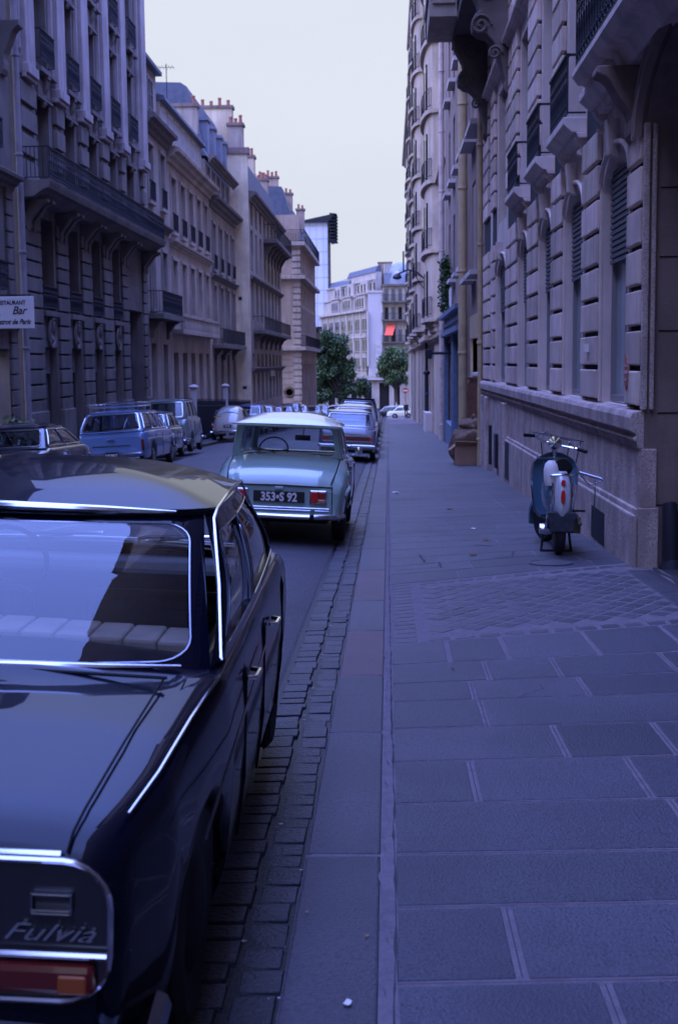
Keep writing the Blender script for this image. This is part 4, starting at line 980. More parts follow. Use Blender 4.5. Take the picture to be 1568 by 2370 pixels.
# row of low shop walls behind the crossing
root = building('low pale stone arcade with dark shop openings at the end of the street', name='arcade')
b = MB(); x = -9
for x0, x1 in ((-9, -7.9), (-7.0, -6.4), (-5.6, -4.9), (-4.1, -3.2), (-2.2, -1.2), (.1, .8), (1.5, 2.7), (3.5, 8)): b.box(x0, x1, 173.8, 174.8, -5.4, -1.2)
b.box(-9, 8, 173.8, 175, -1.2, -.3); b.build('pier', 'cream', root)
b = MB(); b.box(-9, 8, 174.9, 175.1, -5.4, -1.2); b.build('opening', 'door', root)
b = MB(); b.box(-9, 8, 173.4, 173.9, -.8, -.65); b.box(2.6, 4.2, 173.2, 173.8, -2.0, -1.6); b.pieces('ledge', 'pale', root)
# ===== trees
def tree(label, x, y, base, blobs, n, size, m, trunk_h):
    t = thing('street_tree', label, 'tree', (x, y, base)); b = MB(); b.tube([(0, 0, 0), (.1, 0, trunk_h*.5), (0, .1, trunk_h)], [.3, .24, .18], 10)
    for bl in blobs: b.tube([(0, .1, trunk_h*.9), (bl[0]*.5, bl[1]*.5, (trunk_h+bl[2])/2), (bl[0], bl[1], bl[2])], [.15, .09, .03], 6)
    b.build('trunk', 'bark', t, smooth=True); b = MB(); leafcloud(b, blobs, n, size); b.build('crown', m, t)
random.seed(31)
tree('large dark green tree in front of the cream office block', -5.9, 160, gz(158), [((random.uniform(-3.0, .6+ (9.5-z_)*.42) if z_ > 3 else random.uniform(-2.6, 3.0)), random.uniform(-1.2, 1.2), z_, random.uniform(.5, 1.0), 1.0, random.uniform(.4, .8)) for z_ in [2.1+.115*k_ for k_ in range(68)]], 42000, .14, 'leaf', 2.6)
tree('smaller lighter tree in front of the domed corner house', .8, 158, gz(158), [(random.uniform(-1.6, 1.5)*(1 if z_ < 7 else .6), random.uniform(-1, 1), z_, random.uniform(.45, .8), .8, random.uniform(.35, .6)) for z_ in [4.2+.09*k_ for k_ in range(42)]], 22000, .12, 'leaf2', 3.6)
# ===== street lamp
t = thing('street_lamp', 'tall black lamp post at the right wall with an arm over the street', 'street lamp', (2.12, 74, gz(74)))
b = MB(); b.tube([(0, 0, 0), (0, 0, 3.2)], [.12, .11], 12); b.tube([(0, 0, 3.2), (0, 0, 8.5)], [.085, .06], 12); b.lathe([(.15, 0), (.15, .25), (.12, .4)], n=12); b.lathe([(.1, 3.1), (.19, 3.16), (.19, 3.26), (.09, 3.34)], n=12); b.build('post', 'iron', t, smooth=True)
b = MB(); b.tube([(0, 0, 8.3), (-.5, 0, 8.75), (-1.0, 0, 8.9), (-1.6, 0, 8.65)], .05, 8); b.tube([(0, 0, 7.7), (-.4, 0, 8.2), (-.7, 0, 8.8)], .03, 6); b.tube([(-1.25, 0, 8.8), (-1.25, 0, 9.9)], .05, 6); b.build('arm', 'iron', t, smooth=True)
b = MB(); b.lathe([(.06, .1), (.2, 0), (.26, -.12), (.2, -.2), (0, -.24)], (-1.6, 0, 8.6), n=14); b.build('lantern', 'iron', t, smooth=True)
b = MB(); b.lathe([(.125, 2.0), (.13, 2.0), (.13, 2.14), (.125, 2.14)], n=12); b.build('blue_band', P_['royal'], t)
# no-entry sign far right
t = thing('road_sign', 'round red and white no-entry sign beside the far crossing', 'sign', (1.9, 150, gz(150))); b = MB(); b.tube([(0, 0, 0), (0, 0, 3.1)], .04, 6); b.build('pole', 'iron', t)
b = MB(); b.lathe([(0, -.02), (.33, -.02), (.33, .02), (0, .02)], (0, -.06, 3.0), 'y', 20); b.build('disc', P_['red'], t); b = MB(); b.box(-.24, .24, -.1, -.08, 2.92, 3.06); b.build('bar', 'white', t)
# box and sacks by the wall
t = thing('cardboard_box', 'brown cardboard box standing on the pavement under the sacks', 'box', (2.02, 32.35, gz(32.3))); b = MB(); b.box(-.42, .35, -.3, .35, 0, .48); b.build('box_body', 'card', t, bevel=.012)
b = MB(); b.hexa([(-.42, -.3, .47), (.35, -.3, .47), (.35, -.29, .47), (-.42, -.29, .47), (-.40, -.44, .60), (.33, -.44, .56), (.33, -.43, .57), (-.40, -.43, .61)]); b.hexa([(-.42, -.3, .47), (-.42, .35, .47), (-.41, .35, .48), (-.41, -.3, .48), (-.56, -.25, .36), (-.56, .3, .36), (-.55, .3, .37), (-.55, -.25, .37)]); b.build('flap', 'card', t)
def sack(label, x, y, z, rx, ry, rz, seed, nm='sack'):
    random.seed(seed); b = MB(); rings = []; n = 20
    ph = [random.uniform(0, 6) for _ in range(8)]
    for i in range(13):
        v = PI*i/12; ring = []
        for k in range(n):
            a = 2*PI*k/n; w_ = 1+.13*math.sin(3*a+ph[0]+2*v)+.09*math.sin(5*a+ph[1]-3*v)+.06*math.sin(9*a+ph[2]+v*4)
            ring.append((rx*w_*math.sin(v)**.75*math.cos(a), ry*w_*math.sin(v)**.75*math.sin(a), rz*(1-math.cos(v))*(1+.08*math.sin(4*a+ph[3]))))
        rings.append(ring)
    b.loft(rings); b.tube([(0, 0, rz*1.9), (.05, 0, rz*2.15), (-.08, 0, rz*2.4)], [.10, .05, .12], 8); o = b.build(nm, 'tarp', smooth=True, ang=70, sub=1); o.location = (x, y, z); tag(o, label, 'sack', 'sacks on the box')
sack('large dark burlap sack lying on top of the cardboard box', 2.05, 32.4, gz(32.4)+.48, .46, .34, .19, 1)
sack('ragged brown burlap sack on top of the pile against the gateway', 2.1, 32.65, gz(32.5)+.82, .36, .3, .15, 2)
sack('lumpy sack behind the cardboard box next to the yellow pipe', 1.85, 33.3, gz(33.3), .35, .35, .42, 5)
b = MB()
for u in range(5): b.tube([(2.0+.08*u, 32.9, gz(33)+1.2), (1.95+.08*u, 32.9, gz(33)+1.75), (2.05+.1*math.sin(u), 32.8, gz(33)+2.15)], .035, 6)
b.box(1.95, 2.3, 32.8, 33.0, gz(33)+1.1, gz(33)+2.0); o = b.build('rolled_carpet', mat('carpet', (.13, .06, .04), .95, noise=8), smooth=True); tag(o, 'reddish brown rolled bundle propped up behind the sacks', 'bundle')
# ------------------------------------------------------------------ cars
def edge_pts(W, k, s):
    """closed cabin outline: k = 0 rear (left to right), 1 right side, 2 front (right to left), 3 left side; s in 0..1"""
    wr, wf, yr, yf, z_r, z_f, br, bf, bs, rc = W
    cr = [(-wr, yr), (wr, yr), (wf, yf), (-wf, yf)]
    A, B = Vector(cr[k]), Vector(cr[(k+1) % 4]); d = (B-A); L = d.length; d.normalize()
    def corner(i, t):
        c = Vector(cr[i]); dp = (c-Vector(cr[i-1])).normalized(); dn = (Vector(cr[(i+1) % 4])-c).normalized()
        a, e = c-dp*rc, c+dn*rc; return a*(1-t)**2+c*2*t*(1-t)+e*t*t
    f = rc/L
    if s < f*.9: p = corner(k, .5+.5*s/(f*.9))
    elif s > 1-f*.9: p = corner((k+1) % 4, .5*(s-(1-f*.9))/(f*.9))
    else: p = A+d*(rc+(L-2*rc)*(s-f*.9)/(1-1.8*f))
    q = 4*s*(1-s)
    if k == 0: p.y -= br*q
    elif k == 2: p.y += bf*q
    elif k == 1: p.x += bs*q
    else: p.x -= bs*q
    z = z_r+(z_f-z_r)*(p.y-yr)/(yf-yr)
    return Vector((p.x, p.y, z))
class Cabin:
    def __init__(s, base, top, bulge=.02): s.base, s.top, s.bulge = base, top, bulge
    def G(s, k, u, v, off=0):
        a, b = edge_pts(s.base, k, min(max(u, 0), 1)), edge_pts(s.top, k, min(max(u, 0), 1)); p = a+(b-a)*v
        nrm = [Vector((0, -1, .15)), Vector((1, 0, .15)), Vector((0, 1, .15)), Vector((-1, 0, .15))][k]
        return p+nrm.normalized()*(s.bulge*math.sin(PI*v)+off)
    def cell(s, k, u0, u1, v0, v1, mu0, mu1, mv0, mv1, r, root, name, paint, glass, trim=None, tr=.011, gb=0):
        Lk = (edge_pts(s.base, k, 1)-edge_pts(s.base, k, 0)).length; H = (s.G(k, .5, 1)-s.G(k, .5, 0)).length
        a, b, c, d = u0*Lk+mu0, u1*Lk-mu1, v0*H+mv0, v1*H-mv1; r = min(r, (b-a)*.45, (d-c)*.45)
        inn, out = [], []; m_ = ((a+b)/2, (c+d)/2); OU = (u0*Lk, u1*Lk, v0*H, v1*H)
        cors = [(b-r, d-r, 0, OU[1], OU[3]), (a+r, d-r, 1, OU[0], OU[3]), (a+r, c+r, 2, OU[0], OU[2]), (b-r, c+r, 3, OU[1], OU[2])]
        for i, (cx, cy, q, ox, oy) in enumerate(cors):
            for j in range(7):
                t = (q+j/6)*PI/2; x, y = cx+r*math.cos(t), cy+r*math.sin(t); inn.append((x, y))
                if j == 3: out.append((ox, oy))
                elif (j < 3) == (q % 2 == 0): out.append((ox, y))
                else: out.append((x, oy))
            nx = cors[(i+1) % 4]; p0 = inn[-1]; t = ((q+1))*PI/2; p1 = (nx[0]+r*math.cos(t), nx[1]+r*math.sin(t)); o0 = out[-1]
            for j in range(1, 10):
                f = j/10; x, y = p0[0]+(p1[0]-p0[0])*f, p0[1]+(p1[1]-p0[1])*f; inn.append((x, y)); out.append((x if q in (0, 2) else ox, oy if q in (0, 2) else y))
        n = len(inn); P = lambda p, off=0: s.G(k, p[0]/Lk, p[1]/H, off)
        fr = MB(); md = [((i_[0]+o_[0])/2, (i_[1]+o_[1])/2) for i_, o_ in zip(inn, out)]
        fr.loft([[P(p) for p in out], [P(p) for p in md], [P(p) for p in inn], [P(p, -.035) for p in inn]], True, False)
        fr.build('window_frame', paint, root, smooth=True, ang=35)
        g = MB(); rings = [[P((m_[0]+(p[0]-m_[0])*f, m_[1]+(p[1]-m_[1])*f), -.012+gb*(1-f*f*(abs(p[0]-m_[0])/((b-a)/2))**2*1.0)-gb*0) for p in inn] for f in (1, .93, .86, .78, .7, .6, .5, .4, .3, .2, .1, .02)]; g.loft(rings, True, False)
        g.add([rings[-1][i] for i in range(n)], [tuple(range(n))]); go = g.build(name, glass, root, smooth=True, ang=180)
        if trim: t = MB(); t.tube([P(p, .004) for p in inn], tr, 6, True); t.build('trim', trim, go, smooth=True)
        return go
    def roof(s, root, paint, crown=.08, oh=.0, lip=.02, name='roof'):
        ring = [edge_pts(s.top, k, j/16) for k in range(4) for j in range(16)]
        c = Vector((0, (s.top[2]+s.top[3])/2, (s.top[4]+s.top[5])/2)); b = MB(); rs = []
        for f, z in [(1, 0), (1+oh, 0), (1+oh*1.2, lip*.5), (1+oh, lip)]+[(1-t, lip+crown*(1-(1-t)**2.6)) for t in (.06, .14, .24, .36, .5, .65, .8, .97)]:
            rs.append([Vector((c.x+(p.x-c.x)*f, c.y+(p.y-c.y)*f, p.z+z-(p.z-c.z)*(1-f)*.5)) for p in ring])
        b.loft(rs, True, False); n = len(ring); b.add(rs[-1], [tuple(range(n))]); return b.build(name, paint, root, smooth=True, ang=60)
def body_shell(P, root, paint, hole=None, name='body'):
    L = P['L']; top, plan, sill = P['top'], P['plan'], P.get('sill', .22); wz = P['wheels']; ra = P.get('arch', .34); rw = P.get('rw', .29)
    ys = sorted(set([0, .012, .035, .07, .12]+[round(.12+(L-.24)*i/84, 4) for i in range(1, 84)]+[L-.12, L-.07, L-.035, L-.012, L]+[w_+q for w_ in wz for q in (-ra-.001, -ra+.001, ra-.001, ra+.001)]))
    rings = []; sh = P.get('sh', .05); cr = P.get('crown', .03); zm0 = P.get('zm', .52)
    for y in ys:
        w_, zt = lerp(plan, y), lerp(top, y); e = min(y, L-y); rd = P.get('rd', .05)
        if e < rd: k = 1-math.sqrt(max(0, 1-(1-e/rd)**2)); w_ -= rd*.8*k; zt -= rd*.9*k
        zb = sill+(.06 if e < .1 else 0)
        for c in wz:
            if abs(y-c) < ra: zb = max(zb, rw+math.sqrt(ra*ra-(y-c)**2)*.98)
        zm = max(zm0, zb+.05); zm = min(zm, zt-.12); c_ = lerp(P['cr'], y) if 'cr' in P else cr; s_ = lerp(P['shy'], y) if 'shy' in P else sh
        half = [(w_-.05, zb), (w_-.015, zb+.3*(zm-zb)), (w_, zm), (w_-.006, zm+.55*(zt-zm)), (w_-s_*.35, zt-.035), (w_-s_, zt-.008), (w_-s_-.07, zt+c_*.15), (w_*.62, zt+c_*.55), (w_*.3, zt+c_*.9), (0, zt+c_)]
        h = cat_rom([(a, 0, b) for a, b in half], 2)
        rings.append([(v.x, y, v.z) for v in h]+[(-v.x, y, v.z) for v in reversed(h[:-1])])
    b = MB(); b.loft(rings, False, False)
    if hole:
        keep = []
        for f in b.f:
            c = sum((Vector(b.v[i]) for i in f), Vector())/len(f)
            fy = (c.y-hole[2])/(hole[3]-hole[2])
            if 0 < fy < 1 and abs(c.x) < hole[0]+(hole[1]-hole[0])*fy and c.z > hole[4]: continue
            keep.append(f)
        b.f = keep; b.t = [None]*len(keep)
    for r in (rings[0], rings[-1]): b.add(r, [tuple(range(len(r)))])
    o = b.build(name, paint, root, smooth=True, ang=38)
    b = MB(); b.box(-lerp(plan, L/2)+.2, lerp(plan, L/2)-.2, .12, L-.12, sill-.02, .45 if hole else sill+.2); b.build('underbody', 'black', root)
    return o
def wheels(P, root, hub='chrome_d'):
    rw = P.get('rw', .29)
    for y in P['wheels']:
        for sx in (-1, 1):
            x = sx*(lerp(P['plan'], y)-.10); b = MB(); b.lathe([(rw*.55, -.06), (rw*.9, -.075), (rw, -.05), (rw*1.005, 0), (rw, .05), (rw*.9, .075), (rw*.55, .06)], (x, y, rw), 'x', 24); w_ = b.build('wheel', 'rubber', root, smooth=True)
            b = MB(); b.lathe([(rw*.6, .055*sx), (rw*.5, .07*sx), (rw*.3, .085*sx), (.01, .09*sx)], (x, y, rw), 'x', 18); b.build('hubcap', hub, w_, smooth=True)
def bumper(root, L, w_, y, z, r=.045, m='chrome', name='bumper', back=.3, wrap=.12):
    b = MB(); n = 14; sg = -1 if y < 1 else 1
    pts = [(-w_-.0, y-sg*back, z)]+[(-w_+2*w_*i/n, y+sg*(.04*(1-(2*i/n-1)**2)), z) for i in range(n+1)]+[(w_, y-sg*back, z)]
    b.tube(cat_rom(pts, 3), r, 8); return b.build(name, m, root, smooth=True)
def plate(root, s, w_=.50, h=.11, y=0, z=.5, x=0, m='plate', tm='white', size=.105, ex=.0, name='number_plate'):
    b = MB(); b.box(x-w_/2, x+w_/2, y-.008, y+.008, z-h/2, z+h/2); p = b.build(name, m, root, bevel=.004)
    if s: text(s, size, tm, p, (x, y-.010, z-size*.36), (PI/2, 0, 0), sx=.86, bold=.0045)
    return p
def place(root, x, y, z, yaw=0, roll=.0): root.location = (x, y, z); root.rotation_euler = (-SL, roll, yaw)
def seats(root, y, w_=.62, h=.88, z0=.35, m='tan', th=.16, n=1):
    for i in range(n):
        c = 0 if n == 1 else (-.36, .36)[i]; ww = w_ if n == 1 else .27
        b = MB(); b.box(c-ww, c+ww, y, y+th, z0, h); b.build('seat', m, root, bevel=.06, seg=3)
def steering(root, x, y, z, m='black'):
    b = MB(); t = .95; pts = [(x+.19*math.cos(2*PI*k/20), y+.19*math.sin(2*PI*k/20)*math.cos(t), z+.19*math.sin(2*PI*k/20)*math.sin(t)) for k in range(20)]; b.tube(pts, .011, 6, True)
    b.tube([(x-.18, y, z), (x, y+.03, z-.03), (x+.18, y, z)], .01, 5); b.tube([(x, y+.02, z-.02), (x, y+.3, z-.25)], .02, 6); b.build('steering_wheel', m, root, smooth=True)
def dash(root, y, w_, z, m='black'):
    b = MB(); b.box(-w_, w_, y-.12, y+.3, .4, z); b.build('dashboard', m, root, bevel=.04)
def std_cells(cb, root, paint, glass, trim, side=(0, .36, .68, 1), rear_m=(.10, .10, .06, .05), rr=.07, fm=.06, tr=.01, gb=0):
    cb.cell(0, 0, 1, 0, 1, *rear_m, rr, root, 'rear_window', paint, glass, trim, tr, gb)
    cb.cell(2, 0, 1, 0, 1, .08, .08, .05, .05, .07, root, 'windscreen', paint, glass, trim, tr)
    n = len(side)-1
    for i, (a, c) in enumerate(zip(side, side[1:])):
        cb.cell(1, a, c, 0, 1, .10 if i == 0 else .03, .06 if i == n-1 else .03, .04, .05, .035, root, 'side_window', paint, glass, trim, tr*.7)
        cb.cell(3, 1-c, 1-a, 0, 1, .06 if i == n-1 else .03, .10 if i == 0 else .03, .04, .05, .035, root, 'side_window', paint, glass, trim, tr*.7)
def door_lines(root, P, ys, m='black'):
    b = MB()
    for y in ys:
        for sx in (-1, 1):
            w_ = lerp(P['plan'], y)
            b.tube([(sx*(w_-.018), y, .3), (sx*(w_+.0005), y, .5), (sx*(w_-.003), y, lerp(P['top'], y)-.12), (sx*(w_-.03), y, lerp(P['top'], y)-.035)], .005, 4)
    b.pieces('door_gap', m, root)
def handles(root, P, ys, z=.74, m='chrome'):
    for y in ys:
        for sx in (-1, 1):
            w_ = lerp(P['plan'], y); b = MB(); b.tube([(sx*w_, y-.07, z), (sx*(w_+.025), y-.055, z), (sx*(w_+.03), y+.045, z), (sx*w_, y+.06, z)], .008, 6); b.build('door_handle', m, root, smooth=True)
def boxpart(root, name, m, x0, x1, y0, y1, z0, z1, bevel=.01):
    b = MB(); b.box(x0, x1, y0, y1, z0, z1); return b.build(name, m, root, bevel=bevel)
# ===== near dark saloon
t = thing('dark_saloon', 'glossy dark navy saloon car parked nearest, at the bottom left', 'car')
P = dict(L=4.1, top=[(0, .775), (.10, .815), (.5, .885), (.95, .925), (3.0, .95), (3.3, .93), (4.1, .78)], plan=[(0, .622), (.3, .688), (1, .74), (3, .745), (3.7, .72), (4.1, .67)], wheels=[.72, 3.2], rw=.29, arch=.35, sill=.24, sh=.035, crown=.015, cr=[(0, .035), (.9, .045), (4, .03)], zm=.60, rd=.05, shy=[(0, .05), (4, .05)])
cb = Cabin((.70, .69, .98, 3.06, .925, .95, .13, .12, .015, .10), (.60, .565, 1.56, 2.66, 1.29, 1.285, .14, .06, .02, .10), .03)
body_shell(P, t, P_['navy'], hole=(.60, .60, 1.12, 2.95, .86)); wheels(P, t, 'black')
std_cells(cb, t, P_['navy'], 'glass', 'chrome_d', side=(0, .42, 1), rear_m=(.06, .06, .045, .04), rr=.09, tr=.0035, gb=.055); cb.roof(t, P_['navy'], crown=.105, lip=.02, oh=.015)
b = MB()
for sx in (-1, 1): b.tube([(sx*.612, .12, .820), (sx*.646, .3, .854), (sx*.675, .6, .894), (sx*.705, .95, .919), (sx*.708, 2.0, .932), (sx*.698, 3.1, .94), (sx*.65, 4.0, .78)], [.003, .004, .005, .006, .006, .005, .004], 6)
b.pieces('shoulder_glint', 'chrome', t, smooth=True)  # chrome line standing in for the highlight along the shoulder crease
b = MB(); b.tube([(-.60, .945, .945), (-.4, .885, .95), (0, .845, .955), (.4, .885, .95), (.60, .945, .945)], [.006, .014, .018, .014, .006], 8, sq=.7); b.tube([(-.5, 1.48, 1.305), (-.3, 1.425, 1.31), (0, 1.395, 1.315), (.3, 1.425, 1.31), (.5, 1.48, 1.305)], [.004, .012, .014, .012, .004], 8); b.build('window_trim', 'chrome', t, smooth=True)
for sx in (-1, 1):
    b = MB(); b.tube([(sx*.70, 1.03, .95), (sx*.665, 1.25, 1.12), (sx*.615, 1.50, 1.285), (sx*.612, 1.62, 1.305), (sx*.60, 2.1, 1.315), (sx*.585, 2.66, 1.30), (sx*.68, 3.02, .98)], .006, 6); b.pieces('gutter_trim', 'chrome', t, smooth=True)
seats(t, 2.0, .58, .95, .35, 'black', n=2, th=.14)
b = MB()
for k in range(12): b.box(-.60+k*.1, -.50+k*.1, 1.16, 1.37, .45, .985-.02*abs(k-5.5)/5.5)
b.build('rear_seat', 'tan', t, bevel=.011, seg=2)
dash(t, 2.72, .62, .93); steering(t, -.34, 2.5, .93)
b = MB(); b.box(-.62, .62, 2.8, 3.02, .9, .935); b.build('dash_top', mat('dash_grey', (.09, .09, .09), .7), t, bevel=.02)
b = MB()
for x in (.1, -.38): b.tube([(x, 3.12, .985), (x+.05, 3.08, 1.0), (x+.34, 3.05, 1.015)], .008, 5); b.tube([(x+.04, 3.12, .98), (x+.2, 3.09, 1.005)], .012, 5)
b.pieces('wiper', 'chrome', t, smooth=True)
# boot lid seams
b = MB()
for sx in (-1, 1): b.tube([(sx*.51, -.002, .775), (sx*.515, .03, .808), (sx*.525, .10, .836), (sx*.55, .4, .892), (sx*.575, .80, .941)], .0032, 5)
b.tube([(-.585, .80, .947), (0, .83, .949), (.585, .80, .947)], .005, 5); b.pieces('lid_gap', 'black', t)
# tail panel: dark recess with rounded chrome surround
def rrect(x0, x1, z0, z1, r, n=6):
    pts = []
    for cx, cz, q in ((x1-r, z1-r, 0), (x0+r, z1-r, 1), (x0+r, z0+r, 2), (x1-r, z0+r, 3)):
        for j in range(n+1): a = (q+j/n)*PI/2; pts.append((cx+r*math.cos(a), cz+r*math.sin(a)))
    return pts
rr = rrect(-.603, .603, .462, .762, .10)
b = MB(); b.prism(rr, lambda p, q: (p[0], q, p[1]), -.006, .02); tp = b.build('tail_panel', P_['dk'], t)
b = MB(); b.tube([(x, -.012, z) for x, z in rr], .007, 6, True); b.tube([(-.598, -.02, .565), (.598, -.02, .565)], .008, 6); b.build('panel_trim', 'chrome', tp, smooth=True)
b = MB(); b.tube([(-.50, -.012, .776), (.50, -.012, .776)], .010, 8, sq=.7); b.build('lid_trim', 'chrome', t, smooth=True)
for sx in (-1, 1):
    b = MB(); x0, x1 = sorted((sx*.16, sx*.575)); b.box(x0, x1, -.035, .0, .482, .548); l = b.build('tail_light', 'lens_red_d', t, bevel=.015)
    b = MB(); x0, x1 = sorted((sx*.50, sx*.56)); b.box(x0, x1, -.039, -.03, .488, .528); b.build('indicator', 'orange_lens', l, bevel=.006)
# badge on the panel and script
b = MB()
for x0, x1, z0, z1 in ((.443, .522, .690, .695), (.443, .522, .650, .655), (.443, .522, .658, .661)): b.box(x0, x1, -.026, -.006, z0, z1)
for x0, x1 in ((.440, .444), (.521, .525)): b.box(x0, x1, -.022, -.006, .650, .695)
b.build('badge', 'chrome_d', t, bevel=.002)
text('Fulvia', .052, 'chrome', t, (.567, -.012, .592), (PI/2, 0, 0), sx=1.6, shear=.5, align='RIGHT')
bumper(t, 4.1, .66, -.05, .33, .035, 'chrome_d'); handles(t, P, (1.5, 2.35), .80); door_lines(t, P, (1.42, 2.1, 3.02))
b = MB(); b.tube([(.752, 2.0, .78), (.754, .3, .70)], .004, 4); b.build('crease', P_['dk'], t)
place(t, -1.205, 2.56, -.235, .012, .048); t.rotation_euler[0] = 0.0
for o in t.children:
    if o.name.startswith('wheel'): o.location.z = .06
# ===== green car with white roof
t = thing('green_saloon', 'pale green car with a cream-white overhanging roof, plate 353 S 92', 'car')
P = dict(L=3.87, top=[(0, .68), (.05, .74), (.25, .83), (.5, .89), (.85, .955), (2.6, .93), (2.9, .90), (3.87, .70)], plan=[(0, .70), (.15, .735), (.6, .76), (1.5, .74), (2.8, .76), (3.87, .64)], wheels=[.66, 3.05], rw=.30, arch=.34, sill=.26, zm=.6, rd=.05, crown=.03, shy=[(0, .14), (.9, .12), (1.3, .05), (3.8, .1)], cr=[(0, .035), (.8, .045), (4, .04)])
cb = Cabin((.665, .66, .86, 2.78, .955, .94, -.02, .1, .02, .05), (.60, .57, .80, 2.35, 1.345, 1.36, -.04, .07, .02, .05), .006)
body_shell(P, t, P_['green'], hole=(.6, .6, .92, 2.7, .9)); wheels(P, t, 'black')
std_cells(cb, t, P_['green'], 'glass', None, side=(0, .22, .6, 1), rear_m=(.075, .075, .03, .035), rr=.06)
b = MB()     # cream roof: broad, domed, overhanging the rear window
yr0, yf0, n = .66, 2.42, 18; rs = []
for i in range(23):
    f = i/22; y = yr0+(yf0-yr0)*f; hw = .655-.03*f; e = min(f, 1-f); zc = 1.355+.135*min(1, (e/.32))**.55 if e < .32 else 1.49
    zc -= .0; up_ = [( hw*math.sin(PI/2*(2*j/n-1)), y-(.035*(1-(2*j/n-1)**2) if f < .3 else 0)*(1-f/.3 if f < .3 else 0), 1.345+(zc-1.345)*(1-abs(math.sin(PI/2*(2*j/n-1)))**3.2)) for j in range(n+1)]
    rs.append(up_+[(x*.96, yy+.01, 1.325) for x, yy, z in reversed(up_)])
b.loft(rs, True, True); b.build('roof', P_['cream'], t, smooth=True, ang=50)
b = MB(); b.box(-.58, .58, .95, 2.25, 1.318, 1.335); b.build('roof_lining', 'tan', t)
seats(t, 1.0, .56, .80, .3, 'black'); seats(t, 1.9, .5, .84, .3, 'black', n=2); dash(t, 2.5, .58, .95); steering(t, -.30, 2.28, .99)
b = MB(); b.box(-.02, .18, 2.22, 2.24, 1.12, 1.19); b.tube([(.08, 2.24, 1.16), (.08, 2.4, 1.33)], .008, 5); b.build('rear_mirror', 'black', t, bevel=.01)
# lid seams, tail panel
b = MB()
for sx in (-1, 1): b.tube([(sx*.585, .0, .695), (sx*.60, .05, .75), (sx*.625, .3, .835), (sx*.64, .8, .945)], .007, 5)
b.tube([(-.60, -.004, .665), (0, -.012, .675), (.60, -.004, .665)], .008, 5)
for sx in (-1, 1): b.tube([(sx*.60, -.002, .665), (sx*.605, -.002, .31)], .005, 5)
b.pieces('lid_gap', 'black', t)
boxpart(t, 'lid_handle', 'green' if 0 else P_['green'], -.05, .05, -.03, 0, .62, .66)
p = plate(t, '353•S 92', .58, .125, -.02, .545, 0, size=.135)
for sx in (-1, 1):
    x0, x1 = sorted((sx*.36, sx*.53)); b = MB(); b.box(x0-.012, x1+.012, -.03, 0, .475, .63); l = b.build('tail_light', 'chrome', t, bevel=.01)
    boxpart(l, 'red_lens', 'red_lens', x0, x0+(x1-x0)*(.5 if sx > 0 else 1), -.045, -.02, .485, .615)
    if sx > 0: boxpart(l, 'brake_lens', mat('brake', (.3, .015, .012), .2, coat=.5), x0+(x1-x0)*.5, x1, -.045, -.02, .53, .615); boxpart(l, 'indicator', mat('amber', (.5, .2, .08), .2, coat=.5), x0+(x1-x0)*.5, x1, -.044, -.02, .485, .528)
b = MB(); b.box(-.58, .58, -.03, .0, .395, .43); st = b.build('trim_strip', 'chrome', t, bevel=.006)
text('CITROËN', .03, 'black', st, (0, -.033, .402), (PI/2, 0, 0), sx=1.9)
b = MB(); b.tube([(-.73, .12, .34), (-.68, -.04, .33), (-.4, -.07, .325), (.36, -.07, .325)], .033, 10); b.tube([(.41, -.07, .325), (.66, -.05, .33), (.73, .10, .34)], .033, 10); b.build('bumper', 'chrome', t, smooth=True)
b = MB(); b.box(.36, .41, -.08, -.03, .30, .35); b.box(-.3, -.27, -.1, -.05, .29, .35); b.pieces('bumper_joint', 'black', t)
b = MB(); b.lathe([(.0, .0), (.045, .005), (.05, .02), (.0, .03)], (.745, .42, .80), 'x', 16); b.build('fuel_cap', P_['green'], t, smooth=True)
b = MB(); b.tube([(.735, .18, .56), (.775, .36, .635), (.77, .62, .66), (.745, .9, .60)], .022, 6); b.build('wheel_brow', P_['green'], t, smooth=True)
handles(t, P, (1.15, 1.95), .80); handles(t, P, (1.25, 2.05), .86); door_lines(t, P, (1.0, 1.75, 2.6))
b = MB()
for y in (.92, .92): pass
for sx in (-.38, .38): b.box(sx-.02, sx+.02, .80, .86, .975, .995)
b.pieces('hinge', P_['green'], t, bevel=.004)
for sx in (-1, 1): b = MB(); b.tube([(sx*.70, 2.62, .93), (sx*.78, 2.62, .97)], .008, 5); b.lathe([(0, -.02), (.045, -.012), (.05, 0)], (sx*.80, 2.62, 1.0), 'y', 14); b.build('door_mirror', 'chrome', t, smooth=True)
b = MB(); b.box(-.16, -.13, -.02, .3, .2, .24); b.build('exhaust', 'black', t)
for sx in (-1, 1): b = MB(); b.lathe([(0, .05), (.09, .03), (.11, -.04)], (sx*.5, 3.87, .6), 'y', 14); b.build('headlight', 'white', t, smooth=True)
place(t, -1.275, 14.84, -.545, -.012, .048)
